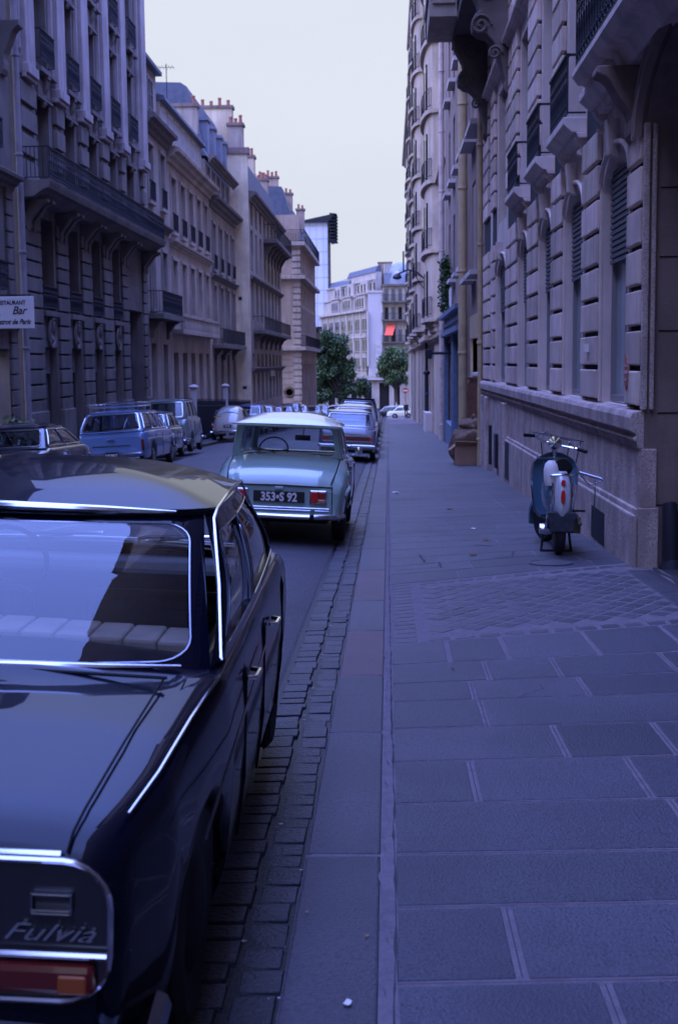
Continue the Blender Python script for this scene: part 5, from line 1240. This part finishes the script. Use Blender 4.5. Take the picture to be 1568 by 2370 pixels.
# ===== generic parked cars
def car(label, paintn, x, y, yaw=0, roll=.05, L=4.2, W=.80, H=1.45, belt=.92, deck=.90, hood=.85, cab=(.75, 1.15, 2.6, 3.1), group='cars parked along the street', roofp=None, glass='glass_d', rw=.30, rd=.06, tail=None, side=(0, .45, 1), nm='parked_car', plan=None, trim='chrome', facing=0, lift=-.06, tw=.13):
    t = thing(nm, label, 'car', group=group); p = P_[paintn]
    Pp = dict(L=L, top=[(0, deck-.12), (.07, deck-.04), (cab[0], max(deck, belt-.03)), (cab[0]+.1, belt), (cab[3]-.1, belt), (cab[3], belt-.01), (L-.3, hood), (L, hood-.14)], plan=plan or [(0, W-.09), (.3, W-.02), (1, W), (L-1, W), (L, W-.12)], wheels=[.78, L-.8], rw=rw, arch=rw+.05, sill=.25, zm=.55, rd=rd, crown=.03)
    c = Cabin((W-.08, W-.09, cab[0], cab[3], belt, belt, .05, .1, .01, .09), (W-tw-.06, W-tw-.08, cab[1], cab[2], H-.10, H-.10, .05, .06, .01, .09), .012)
    body_shell(Pp, t, p); wheels(Pp, t); std_cells(c, t, p, glass, trim, side=side, rear_m=(.08, .08, .05, .05), rr=.06, tr=.012); c.roof(t, P_[roofp] if roofp else p, crown=.08, oh=.02)
    seats(t, cab[0]+.55, W-.22, belt+.06, belt-.1, 'black')
    bumper(t, L, W-.04, -.06, .42, .04); bumper(t, L, W-.04, L+.05, .42, .04)
    door_lines(t, Pp, (cab[0]+.5, (cab[1]+cab[2])/2+.1, cab[3]-.15)); handles(t, Pp, ((cab[1]+cab[2])/2-.1,), .78)
    for sx in (-1, 1):
        x0, x1 = sorted((sx*(W-.30), sx*(W-.12))); boxpart(t, 'tail_light', 'red_lens', x0, x1, -.02, .01, .55, .66)
        b = MB(); b.lathe([(0, .05), (.08, .03), (.1, -.04)], (sx*(W-.25), L-.01, .62), 'y', 14); b.build('headlight', 'white', t, smooth=True)
    place(t, x, y, gz(y)+lift, yaw, roll)
    if facing: t.rotation_euler = (SL, -roll, PI+yaw); t.location = (x, y+L, gz(y+L)+lift)
    return t, Pp, c
t, Pp, c = car('grey-blue saloon with a full-width red tail light bar, ahead of the green car', 'slate', -1.18, 36.5, L=4.4, W=.82, H=1.43, cab=(1.0, 1.45, 2.7, 3.3), roll=.05)
boxpart(t, 'light_bar', 'lens_red_d', -.1, .62, -.045, -.02, .55, .68, .01); b = MB(); b.box(-.66, .66, -.06, -.02, .69, .715); b.box(-.66, .66, -.06, -.02, .53, .545); b.build('tail_trim', 'chrome', t)
boxpart(t, 'bumper_blade', 'chrome', -.76, .04, -.16, -.1, .36, .46, .02); boxpart(t, 'bumper_blade', 'chrome', .10, .74, -.16, -.1, .36, .46, .02)
car('ivory rounded car with its roof showing over the grey-blue saloon', 'ivory', -1.2, 43.3, L=4.2, W=.82, H=1.58, belt=1.0, cab=(.5, .8, 2.5, 3.0))
t, Pp, c = car('dark car with a taller roof beyond the ivory car by the right kerb', 'dk', -1.22, 50, L=4.3, W=.82, H=1.78, belt=1.0, cab=(.2, .5, 2.5, 3.1)); boxpart(t, 'roof_load', 'black', -.6, .6, .6, 2.4, 1.72, 1.80, .02)
car('small beige car low behind the dark high-roofed car', 'beige', -1.2, 57, L=3.8, W=.76, H=1.4, cab=(.7, 1.1, 2.3, 2.9))
car('grey car at the far end of the right kerb line', 'grey', -1.2, 66, L=4.0, W=.78, H=1.42)
car('dark car last but one along the right kerb', 'dk', -1.2, 75, L=4.0, W=.78, H=1.42)
# left side
t, Pp, c = car('low dark saloon at the left edge, its roof just above the near car', 'dk', -6.3, 21.0, L=4.2, W=.77, H=1.30, belt=.86, deck=.82, hood=.76, cab=(.55, .95, 2.2, 3.1), roll=-.045, side=(0, .5, 1), glass='glass_d'); 
# blue estate
t = thing('blue_estate', 'mid-blue estate car with an empty chrome roof rack', 'car', group='cars parked along the street')
P = dict(L=4.55, top=[(0, .84), (.06, .90), (.4, .92), (3.2, .92), (3.4, .90), (4.55, .78)], plan=[(0, .76), (.3, .82), (1, .84), (3.6, .84), (4.55, .75)], wheels=[.95, 3.65], rw=.31, arch=.36, sill=.27, zm=.58, rd=.06, crown=.02)
cb = Cabin((.765, .74, .06, 3.45, .92, .92, .03, .12, .015, .08), (.625, .60, .42, 2.85, 1.37, 1.37, .04, .08, .02, .09), .012)
body_shell(P, t, P_['blue']); wheels(P, t); std_cells(cb, t, P_['blue'], 'glass_d', 'chrome', side=(0, .36, .66, 1), rear_m=(.055, .055, .04, .05), rr=.06, tr=.014); cb.roof(t, P_['blue'], crown=.055, oh=.015)
seats(t, .9, .6, .98, .7, 'black'); seats(t, 1.9, .55, .99, .7, 'black', n=2); boxpart(t, 'tail_seam', 'black', -.72, .72, -.006, .02, .885, .893, 0)
b = MB(); b.tube([(0-.09, -.03, .74), (.09, -.03, .74)], .018, 8); b.build('tailgate_handle', 'chrome', t, smooth=True)
b = MB(); b.tube([(-.45, -.012, .60), (.45, -.012, .60)], .012, 6); b.build('tailgate_ridge', P_['teal'], t)
for sx in (-1, 1):
    boxpart(t, 'tail_light', 'lens_red_d', min(sx*.77, sx*.70), max(sx*.77, sx*.70), -.005, .05, .45, .72, .01)
    b = MB(); b.tube([(sx*.70, -.07, .40), (sx*.32, -.10, .40), (sx*.14, -.09, .41)], .04, 8); b.tube([(sx*.66, -.06, .30), (sx*.22, -.08, .30)], .018, 6); b.build('bumper', 'chrome', t, smooth=True)
plate(t, '4137 RN 75', .34, .15, -.05, .38, 0, size=.07)
b = MB(); b.tube([(.835, .1, .72), (.856, 1, .735), (.85, 3.9, .72)], .013, 6); b.tube([(-.835, .1, .72), (-.856, 1, .735), (-.85, 3.9, .72)], .013, 6); b.pieces('side_trim', 'chrome', t, smooth=True)
handles(t, P, (1.5, 2.5), .80); door_lines(t, P, (1.25, 2.2, 3.2)); bumper(t, 4.55, .78, 4.6, .42)
rk = MB()
for y in (.55, 1.1, 1.65, 2.2): rk.tube([(-.58, y, 1.52), (.58, y, 1.52)], .014, 6)
for z in (1.52, 1.60): rk.tube([(-.58, .5, z), (.58, .5, z), (.58, 2.25, z), (-.58, 2.25, z)], .013, 6, True)
for sx in (-.58, .58):
    for y in (.55, 2.2): rk.tube([(sx, y, 1.38), (sx, y, 1.60)], .012, 6)
rk.build('roof_rack', 'chrome', t)
place(t, -6.45, 30.6, gz(30.6)-.02, 0, -.05)
t, Pp, c = car('small dark teal car squeezed between the blue estate and the green van', 'teal', -6.75, 36.4, L=3.3, W=.72, H=1.38, belt=.86, cab=(.25, .6, 1.95, 2.5), roll=-.05, rw=.26, lift=.0, side=(0, .5, 1))
# boxy pale green van-like car
t, Pp, c = car('tall boxy pale green car with a sloping back, behind the small teal car', 'ltgreen', -6.9, 40.6, L=3.7, W=.76, H=1.72, belt=1.08, deck=1.04, hood=.92, cab=(.12, .35, 2.1, 2.7), roll=-.05, lift=.02, side=(0, .33, .66, 1), tw=.06)
# beetle-shaped car
t = thing('rounded_car', 'rounded beige humpbacked car with a small oval rear window and bulging wings', 'car', group='cars parked along the street')
sp = [(0, .34, .30, .34), (.03, .50, .27, .62), (.12, .60, .26, .80), (.3, .67, .26, .98), (.55, .71, .26, 1.18), (.85, .73, .26, 1.34), (1.2, .74, .26, 1.46), (1.6, .74, .26, 1.51), (2.0, .74, .26, 1.48), (2.3, .73, .26, 1.36), (2.6, .72, .26, 1.0), (2.9, .66, .26, .93), (3.4, .50, .28, .86), (3.8, .38, .3, .72), (3.95, .25, .35, .5)]
rings = []
for y, w_, zb, zt in cat_rom([Vector(q) for q in sp], 3) if False else sp:
    h = zt-zb; half = [(w_*.9, zb), (w_, zb+.22*h), (w_*.99, zb+.42*h), (w_*.9, zb+.62*h), (w_*.78, zb+.80*h), (w_*.60, zb+.92*h), (w_*.33, zt-.012), (0, zt)]
    hh = cat_rom([(a, 0, z) for a, z in half], 2); rings.append([(v.x, y, v.z) for v in hh]+[(-v.x, y, v.z) for v in reversed(hh[:-1])])
b = MB(); b.loft(rings, False, True); b.build('body', P_['beige'], t, smooth=True, ang=60, sub=1)
for sx in (-1, 1):
    for yy in (.75, 3.2):
        b = MB(); rs = []
        for k in range(9):
            a = PI*k/8; rs.append([(sx*(.52+.26*math.sin(PI*j/6)**.7*(.4+.6*math.sin(a))), yy-.52*math.cos(a)+.0*j, .28+(.50*math.sin(a)**.8)*(1-(abs(j-3)/3)**2*.5)) for j in range(7)])
        b.loft(rs, False, False); b.build('wing', P_['beige'], t, smooth=True, ang=80, sub=1)
Pb = dict(plan=[(0, .80), (4, .80)], wheels=[.75, 3.2], rw=.31); wheels(Pb, t)
def decal(root, name, m, sp_, y0, y1, x0, x1): pass
b = MB(); n = 10; gl = []
for j in range(6):
    y = .60+.30*j/5; z = lerp([(q[0], q[3]) for q in sp], y); gl.append([(.46*(1-.18*(j/5))*(2*i/n-1), y-.02-.0*abs(2*i/n-1), z+.022-.11*(abs(2*i/n-1))**2.2) for i in range(n+1)])
b.loft(gl, False, False); b.build('rear_window', 'pane_frost', t, smooth=True)
for sx in (-1, 1):
    b = MB(); b.hexa([(sx*.70, 1.05, 1.0), (sx*.735, 1.05, .98), (sx*.735, 2.3, .98), (sx*.70, 2.3, 1.0), (sx*.58, 1.25, 1.30), (sx*.62, 1.25, 1.32), (sx*.62, 2.1, 1.32), (sx*.58, 2.1, 1.30)]); b.build('side_window', 'pane', t)
    b = MB(); b.lathe([(0, -.05), (.05, -.04), (.07, .02)], (sx*.66, .35, .62), 'y', 12); b.build('tail_light', 'red_lens', t, smooth=True)
plate(t, 'W 75', .34, .13, .02, .60, 0, size=.10); bumper(t, 4, .74, -.12, .38, .045)
boxpart(t, 'sticker', 'yellow', -.62, -.32, .42, .44, 1.02, 1.06, 0)
place(t, -7.0, 57.3, gz(57.3)+.0, 0, -.04)
t, Pp, c = car('royal blue upright car facing the camera with round lights and a white plate', 'royal', -7.05, 66, L=3.9, W=.76, H=1.56, belt=.98, hood=.86, cab=(.5, .8, 2.6, 3.0), roll=-.04, facing=1, lift=.02, tw=.07, glass='glass')
b = MB(); b.lathe([(0, .05), (.09, .03), (.1, -.03)], (0, 3.9, .80), 'y', 14); b.build('spot_light', 'white', t, smooth=True); plate(t, '', .46, .12, 3.95, .55, m='white')
car('white car half hidden beyond the royal blue car', 'white', -7.0, 72.5, L=3.7, W=.74, H=1.5, cab=(.4, .7, 2.3, 2.8), roll=-.04, lift=.02, tw=.07)
car('dull red car in the far left row of parked cars', 'red', -7.0, 79, L=3.7, W=.76, H=1.45, cab=(.3, .6, 2.3, 2.8), roll=-.04, lift=.02, tw=.08)
car('pale blue-grey car facing the camera after the dull red one', 'grey', -7.0, 86, L=4.0, W=.78, H=1.45, roll=-.04, facing=1, lift=.02, tw=.08)
car('grey estate-like car in the far left row before the corner house', 'slate', -7.0, 93.5, L=4.2, W=.78, H=1.65, belt=1.0, cab=(.2, .5, 2.6, 3.1), roll=-.04, lift=.02, tw=.07)
car('white car in the far left row beside the corner house', 'white', -7.0, 102, L=3.8, W=.76, H=1.5, roll=-.04, facing=1, lift=.02, tw=.07)
car('ivory car second from the end of the far left row', 'ivory', -6.4, 111, L=3.8, W=.76, H=1.45, roll=-.04, lift=.02)
car('tiny grey car at the far end of the left row', 'grey', -6.3, 122, L=3.8, W=.76, H=1.5, roll=-.04, facing=1, lift=.02)
random.seed(12)
for i, (lab, pc, x, y, yaw, L) in enumerate([('pale car crossing the far junction in front of the arcade', 'white', -4.6, 163, 1.57, 4.2), ('long pale car crossing the far junction near the no-entry sign', 'ivory', 2.6, 161, 1.57, 4.3), ('dark car stopped at the far junction with pale roof', 'dk', 2.2, 153.5, 1.57, 3.9), ('grey car in the far junction below the tree', 'grey', -3.3, 157, 1.2, 4.0)]):
    car(lab, pc, x, y, yaw=yaw, roll=0, L=L, W=.78, H=1.45, group='cars at the far junction', roofp='white' if pc == 'dk' else None, lift=-.1)
car('small cream car parked across the far end of the right pavement', 'cream', 2.9, 139, yaw=1.5, roll=0, L=3.0, W=.68, H=1.35, belt=.8, cab=(.4, .8, 1.9, 2.4), rw=.26, group='cars at the far junction', lift=0)
# ===== people, far away
def person(label, x, y, z, top_m, leg_m, yaw=0, stride=.18, h=1.72):
    bm = bmesh.new(); k = h/1.72
    J = dict(pel=(0, 0, .95), chest=(0, .01, 1.28), neck=(0, 0, 1.47), head=(0, .01, 1.58), crown=(0, .01, 1.70), sl=(-.18, 0, 1.40), el=(-.25, -.06, 1.13), hl=(-.24, .06, .88), sr=(.18, 0, 1.40), er=(.25, .06, 1.13), hr=(.24, -.04, .88), hpl=(-.1, 0, .90), kl=(-.1, stride*.5, .50), al=(-.1, stride*.3-.05, .08), tl=(-.1, stride*.3+.12, .03), hpr=(.1, 0, .90), kr=(.1, -stride*.2, .49), ar=(.1, -stride-.05, .09), trr=(.1, -stride+.12, .03))
    R = dict(pel=.15, chest=.17, neck=.06, head=.10, crown=.075, sl=.07, el=.045, hl=.035, sr=.07, er=.045, hr=.035, hpl=.10, kl=.065, al=.045, tl=.04, hpr=.10, kr=.065, ar=.045, trr=.04)
    E = [('pel', 'chest'), ('chest', 'neck'), ('neck', 'head'), ('head', 'crown'), ('chest', 'sl'), ('sl', 'el'), ('el', 'hl'), ('chest', 'sr'), ('sr', 'er'), ('er', 'hr'), ('pel', 'hpl'), ('hpl', 'kl'), ('kl', 'al'), ('al', 'tl'), ('pel', 'hpr'), ('hpr', 'kr'), ('kr', 'ar'), ('ar', 'trr')]
    V = {n: bm.verts.new([c*k for c in p]) for n, p in J.items()}; [bm.edges.new((V[a], V[c])) for a, c in E]
    me = bpy.data.meshes.new('person'); names = list(J); bm.to_mesh(me); bm.free(); me.materials.append(M[leg_m]); me.materials.append(M[top_m]); me.materials.append(M['skin'])
    o = bpy.data.objects.new('person', me); C0.link(o); o.modifiers.new('skin', 'SKIN'); sk = me.skin_vertices[0].data
    for i, n in enumerate(names): sk[i].radius = (R[n]*k*(1.25 if n in ('chest', 'pel') else 1), R[n]*k*.85); sk[i].use_root = (n == 'pel')
    s_ = o.modifiers.new('sub', 'SUBSURF'); s_.levels = s_.render_levels = 1
    dg = bpy.context.evaluated_depsgraph_get(); m2 = bpy.data.meshes.new_from_object(o.evaluated_get(dg)); o.modifiers.clear(); o.data = m2
    for p in m2.polygons: p.use_smooth = True; zc = p.center.z/k; p.material_index = 2 if zc > 1.44 or (abs(p.center.x) > .19 and zc < .95) else (1 if zc > .92 else 0)
    o.location = (x, y, z); o.rotation_euler = (0, 0, yaw); tag(o, label, 'person')
person('person in dark clothes walking at the far end of the pavement before the cream car', 1.75, 133, gz(133), 'cloth_d', 'cloth_d')
person('person in blue standing by the far crossing near the arcade', -3.4, 152, gz(152), 'cloth_b', 'cloth_d', 1, .05)
person('person in a pale jacket crossing at the far junction', .9, 156, gz(156), 'cloth_w', 'cloth_b', 1.4)
person('person in dark coat on the far left pavement under the big tree', -7.9, 140, gz(140), 'cloth_d', 'cloth_d', .4)
person('person in white top beneath the big far tree', -5.0, 154, gz(154), 'cloth_w', 'cloth_d', 2.1, .1)
person('person in dark clothes right of the no-entry sign', 2.9, 151, gz(151), 'cloth_d', 'cloth_b', 3.0, .1)
# dark motorbike-like machines at the far end of the right pavement
t = thing('parked_moped', 'dark moped parked beside the far cream car', 'moped', (3.6, 128, gz(128)))
for y in (-.55, .55): b = MB(); b.lathe([(.24, -.03), (.3, -.03), (.3, .03), (.24, .03)], (0, y, .3), 'x', 18); b.build('wheel', 'rubber', t)
b = MB(); b.tube([(0, -.55, .3), (0, -.4, .8), (0, .1, .75), (0, .55, .3)], .06, 8); b.tube([(0, .55, .3), (0, .35, 1.05)], .03, 6); b.tube([(-.3, .3, 1.05), (.3, .3, 1.05)], .02, 6); b.box(-.12, .12, -.5, .05, .72, .86); b.build('frame', 'black', t)
# ===== scooter
t = thing('motor_scooter', 'blue motor scooter with chrome racks parked on the pavement by the wall', 'scooter', (1.665, 12.95, gz(12.95)), (-SL, .03, -.035))
def vlathe(b, prof, c, axis, n=26): b.lathe(prof, c, axis, n)
b = MB(); vlathe(b, [(.14, -.045), (.2, -.05), (.225, -.025), (.23, 0), (.225, .025), (.2, .05), (.14, .045)], (0, .05, .23), 'x'); w_ = b.build('rear_wheel', 'rubber', t, smooth=True); b = MB(); vlathe(b, [(.14, -.03), (.1, -.035), (0, -.03), (0, .03), (.1, .035), (.14, .03)], (0, .05, .23), 'x'); b.build('rim', 'chrome_d', w_, smooth=True)
b = MB(); a = .5; ring = []
b.lathe([(.15, -.045), (.2, -.05), (.225, -.025), (.23, 0), (.225, .025), (.2, .05), (.15, .045)], (0, 0, 0), 'x', 26); w_ = b.build('front_wheel', 'rubber', t, smooth=True); w_.location = (-.02, 1.28, .23); w_.rotation_euler = (0, 0, .42)
b = MB(); rs = []
for k in range(11):
    an = -.3+k*(PI+.5)/10; rs.append([(x, .27*math.cos(an)*f, .02+.27*math.sin(an)*f) for x, f in ((-.09, .8), (-.085, .96), (-.04, 1.06), (.04, 1.06), (.085, .96), (.09, .8))])
b.loft(rs, False, False); fm_ = b.build('front_mudguard', P_['scooter'], t, smooth=True); fm_.location = (-.02, 1.28, .23); fm_.rotation_euler = (0, 0, .42)
# leg shield: broad rounded blue panel seen from behind
def outline(z):
    tab = [(.30, .13), (.36, .19), (.5, .215), (.7, .235), (.82, .235), (.90, .20), (.95, .14), (.98, .07)]; return lerp(tab, z)
b = MB(); rs = []
for i in range(18):
    z = .30+.68*i/17; w0 = outline(z); yb = .86+.10*(z-.3); rs.append([(w0*math.sin(PI/2*(j/6-1)) if 0 else w0*(j/6-1), yb-.16*abs(j/6-1)**2.4, z) for j in range(13)]+[(w0*(1-j/6), yb+.018-.155*abs(1-j/6)**2.4, z) for j in range(13)])
b.loft(rs, True, True); ls = b.build('leg_shield', P_['scooter'], t, smooth=True, ang=50)
b = MB(); b.tube([(s_*outline(z)*1.01, .86+.1*(z-.3)-.155, z) for s_, z in [(-1, .32+.06*k) for k in range(11)]]+[(s_*outline(z)*1.01, .86+.1*(z-.3)-.15*(outline(z)/.235)**2, z) for s_, z in [(1, .92-.06*k) for k in range(11)]], .010, 6); b.build('shield_trim', 'chrome', ls, smooth=True)
# rear body cowls
for sx in (-1, 1):
    b = MB(); rs = []
    for i in range(13):
        f = i/12; y = -.12+.78*f; r0 = math.sin(PI*min(max(f*.92+.04, 0), 1))**.55; rs.append([(sx*(.055+.115*r0*math.sin(PI*j/8)**.8), y, .60+.20*r0*math.cos(PI*j/8)) for j in range(9)])
    b.loft(rs, False, True); b.build('side_cowl', P_['scooter'], t, smooth=True, ang=60)
    b = MB(); b.tube([(sx*.092, -.175, .72), (sx*.098, -.19, .60), (sx*.10, -.18, .46), (sx*.11, -.13, .36)], [.012, .018, .018, .012], 8); b.build('guard_bar', 'chrome', t, smooth=True)
b = MB(); rs = []
for z, w0, y in ((.40, .035, -.20), (.44, .062, -.215), (.50, .075, -.215), (.60, .078, -.205), (.70, .072, -.185), (.78, .06, -.15), (.83, .04, -.1)):
    rs.append([(w0*math.cos(PI*j/8), y-.035*math.sin(PI*j/8), z) for j in range(9)]+[(-w0, y+.35, z), (w0, y+.35, z)])
b.loft(rs, True, True); tc_ = b.build('tail_cowl', mat('cowl_cream', (.42, .45, .48), .3, coat=.8), t, smooth=True, ang=50)
b = MB(); rs = []
for z, w0 in ((.52, .008), (.54, .018), (.58, .022), (.63, .02), (.655, .012)): rs.append([(w0*math.cos(2*PI*j/12), -.255+.02*math.sin(2*PI*j/12), z) for j in range(12)])
b.loft(rs); b.build('tail_light', 'red_lens', tc_, smooth=True)
b = MB(); b.lathe([(.02, -.012), (.024, 0), (.0, .01)], (0, -.225, .72), 'y', 12); b.box(-.018, .018, -.235, -.2, .70, .75); b.build('reflector', 'red_lens', tc_)
b = MB(); b.lathe([(.0, 0), (.055, .005), (.07, .05), (.075, .16), (.06, .22), (.03, .25), (0, .25)], (-.105, -.05, .68), n=16); b.build('fuel_tank', 'white', t, smooth=True)
b = MB(); b.tube([(-.12, -.14, .79), (0, -.17, .80), (.12, -.14, .79)], .014, 8); b.build('grab_bar', 'chrome', t, smooth=True)
b = MB(); rs = []
for i in range(9):
    f = i/8; y = -.08+.40*f; w0 = .12*math.sin(PI*(.12+.76*f))**.5; rs.append([(w0*math.cos(2*PI*j/14), y, .86+.06*math.sin(2*PI*j/14)+.03*math.cos(f*5)) for j in range(14)])
b.loft(rs); b.build('saddle', 'black', t, smooth=True)
b = MB(); b.hexa([(-.115, -.20, .24), (.115, -.20, .24), (.11, -.16, .24), (-.11, -.16, .24), (-.135, -.24, .44), (.135, -.24, .44), (.13, -.15, .44), (-.13, -.15, .44)]); b.build('mudflap', mat('flap', (.035, .04, .055), .6, noise=20, col2=(.07, .08, .11)), t, bevel=.012)
b = MB(); b.box(-.05, .05, -.1, 1.0, .26, .33); b.box(-.13, .13, .35, 1.0, .30, .33); b.build('floor_board', 'black', t, bevel=.02)
b = MB(); b.tube([(.13, .0, .42), (.17, -.1, .36), (.17, -.28, .33)], .02, 8); b.box(.06, .20, -.05, .2, .22, .38); b.build('engine', mat('engine', (.10, .10, .05), .6, noise=20, col2=(.03, .03, .03)), t, bevel=.02)
b = MB(); b.lathe([(.0, -.08), (.05, -.07), (.06, 0), (.05, .07), (0, .08)], (-.13, -.05, .26), 'x', 14); b.tube([(-.12, -.1, .42), (-.13, -.12, .32), (-.14, -.1, .25)], .022, 8); b.build('exhaust', 'chrome', t, smooth=True)
b = MB(); b.tube([(-.12, .4, .28), (-.15, .28, .0), ], .014, 6); b.tube([(.12, .4, .28), (.15, .28, .0)], .014, 6); b.tube([(-.15, .28, .01), (.15, .28, .01)], .012, 6); b.build('stand', 'black', t)
b = MB(); b.tube([(0, .98, .35), (0, .84, .98), (0, .82, 1.06)], .03, 10); b.lathe([(0, -.05), (.07, -.04), (.075, .03), (.05, .07), (0, .08)], (0, .84, 1.08), 'y', 16); b.build('steering_head', 'chrome', t, smooth=True)
hb = MB(); hb.tube([(-.31, .70, 1.155), (-.22, .74, 1.15), (-.12, .82, 1.10), (0, .85, 1.06), (.12, .82, 1.04), (.24, .76, 1.02), (.30, .72, 1.0)], .013, 8); hb = hb.build('handlebar', 'chrome', t, smooth=True)
for p0, p1 in (((-.33, .69, 1.157), (-.22, .74, 1.15)), ((.23, .765, 1.022), (.32, .71, .995))): b = MB(); b.tube([p0, p1], .019, 10); b.build('grip', 'black', hb, smooth=True)
b = MB(); b.tube([(-.2, .72, 1.145), (-.10, .66, 1.20), (-.02, .74, 1.10)], .007, 5); b.tube([(.2, .77, 1.03), (.14, .72, 1.09)], .007, 5); b.tube([(-.19, .78, 1.15), (-.3, .82, 1.16)], .006, 5); b.build('brake_lever', 'chrome', hb)
# luggage racks: over the front and a tilted rear one hanging to the right
b = MB()
for z, w0 in ((1.10, .24), (1.10, .12)):
    b.tube([(-w0+.02, .88, 1.18), (w0+.06, .88, 1.10), (w0+.06, 1.25, 1.10), (-w0+.02, 1.25, 1.18)], .008, 6, True)
for k in range(4): b.tube([(-.2+.13*k, .9, 1.17-.02*k), (-.2+.13*k, 1.25, 1.17-.02*k)], .006, 5)
for sx in (-.14, .16, .28): b.tube([(sx, .9, 1.12), (sx*.8, .86, .86)], .007, 5)
b.build('front_rack', 'chrome_d', t)
b = MB(); b.tube([(.20, .2, .80), (.42, .1, .74), (.45, .45, .74), (.22, .5, .80)], .009, 6, True); b.tube([(.2, .1, .78), (.30, .15, .68), (.42, .12, .74)], .008, 5); b.tube([(.28, .15, .78), (.29, .4, .78)], .006, 5); b.tube([(.35, .13, .76), (.36, .42, .76)], .006, 5); b.tube([(.34, .12, .74), (.345, .10, .6), (.34, .1, .42), (.33, .1, .36)], .006, 5); b.build('side_rack', 'chrome_d', t)
b = MB(); b.tube([(.10, -.2, .455), (.22, -.2, .455)], .012, 6); b.build('foot_peg', 'black', t)
# ===== litter
random.seed(9)
def scrap(label, cat, m, x, y, z, s_, nm):
    b = MB(); n = 7; p = [(s_*random.uniform(.5, 1)*math.cos(2*PI*k/n), s_*random.uniform(.4, .9)*math.sin(2*PI*k/n), .004+s_*.25*random.random()) for k in range(n)]; b.add([(0, 0, s_*.35)]+p+[(0, 0, .001)], [(0, 1+k, 1+(k+1) % n) for k in range(n)]+[(n+1, 1+(k+1) % n, 1+k) for k in range(n)])
    o = b.build(nm, m); o.location = (x, y, z); o.rotation_euler = (0, 0, random.random()*6); tag(o, label, cat)
for lab, c_, m_, x, y, s_, nm in [('crumpled white paper scrap on the near kerb stone at the bottom', 'paper', 'white', -.11, 3.13, .020, 'paper_scrap'), ('small tan cigarette end on the kerb stone near its outer edge', 'litter', 'card', -.25, 3.72, .012, 'cigarette_end'), ('small pale pebble on the kerb close to the joint', 'litter', 'card', -.07, 3.55, .010, 'pebble'), ('dry brown leaf flat on the pavement right of the kerb joint, second row', 'leaf', 'dryleaf', .35, 7.3, .02, 'dry_leaf'), ('brown leaf on the pavement left of the scooter', 'leaf', 'dryleaf', 1.05, 14.3, .07, 'dry_leaf'), ('dark curled leaf on the pavement well before the scooter', 'leaf', 'dryleaf', .82, 12.9, .06, 'dry_leaf'), ('white paper scrap on the pavement left of the scooter', 'paper', 'white', 1.0, 15.6, .05, 'paper_scrap'), ('far brown leaf lying mid-pavement', 'leaf', 'dryleaf', .85, 18.5, .07, 'dry_leaf'), ('tiny pale stone on the doorway threshold', 'litter', 'white', 2.33, 10.3, .025, 'pebble'), ('faint flattened paper on the pavement beside the green car', 'paper', 'pale', .12, 22, .10, 'paper_scrap')]:
    scrap(lab, c_, m_, x, y, gz(y)+.006, s_, nm)
b = MB()
for _ in range(90):
    y = random.uniform(3, 26)**1.0; x = -.455+random.gauss(0, .02) if random.random() < .5 else -.315+random.gauss(0, .012); s_ = random.uniform(.003, .009)*(1+y/14); z = gz(y)-.128
    a = random.random()*3; b.add([(x+s_*math.cos(a), y+s_*math.sin(a), z), (x-s_*math.sin(a)*.6, y+s_*math.cos(a)*.6, z+s_*.15), (x-s_*math.cos(a), y-s_*math.sin(a), z+.003), (x+s_*.5*math.sin(a), y-s_*.5*math.cos(a), z+s_*.1)], [(0, 1, 2, 3)])
tag(b.build('gutter_litter', 'pale'), kind='stuff', label='scattered bits of paper and grit along the gutter', cat='litter')
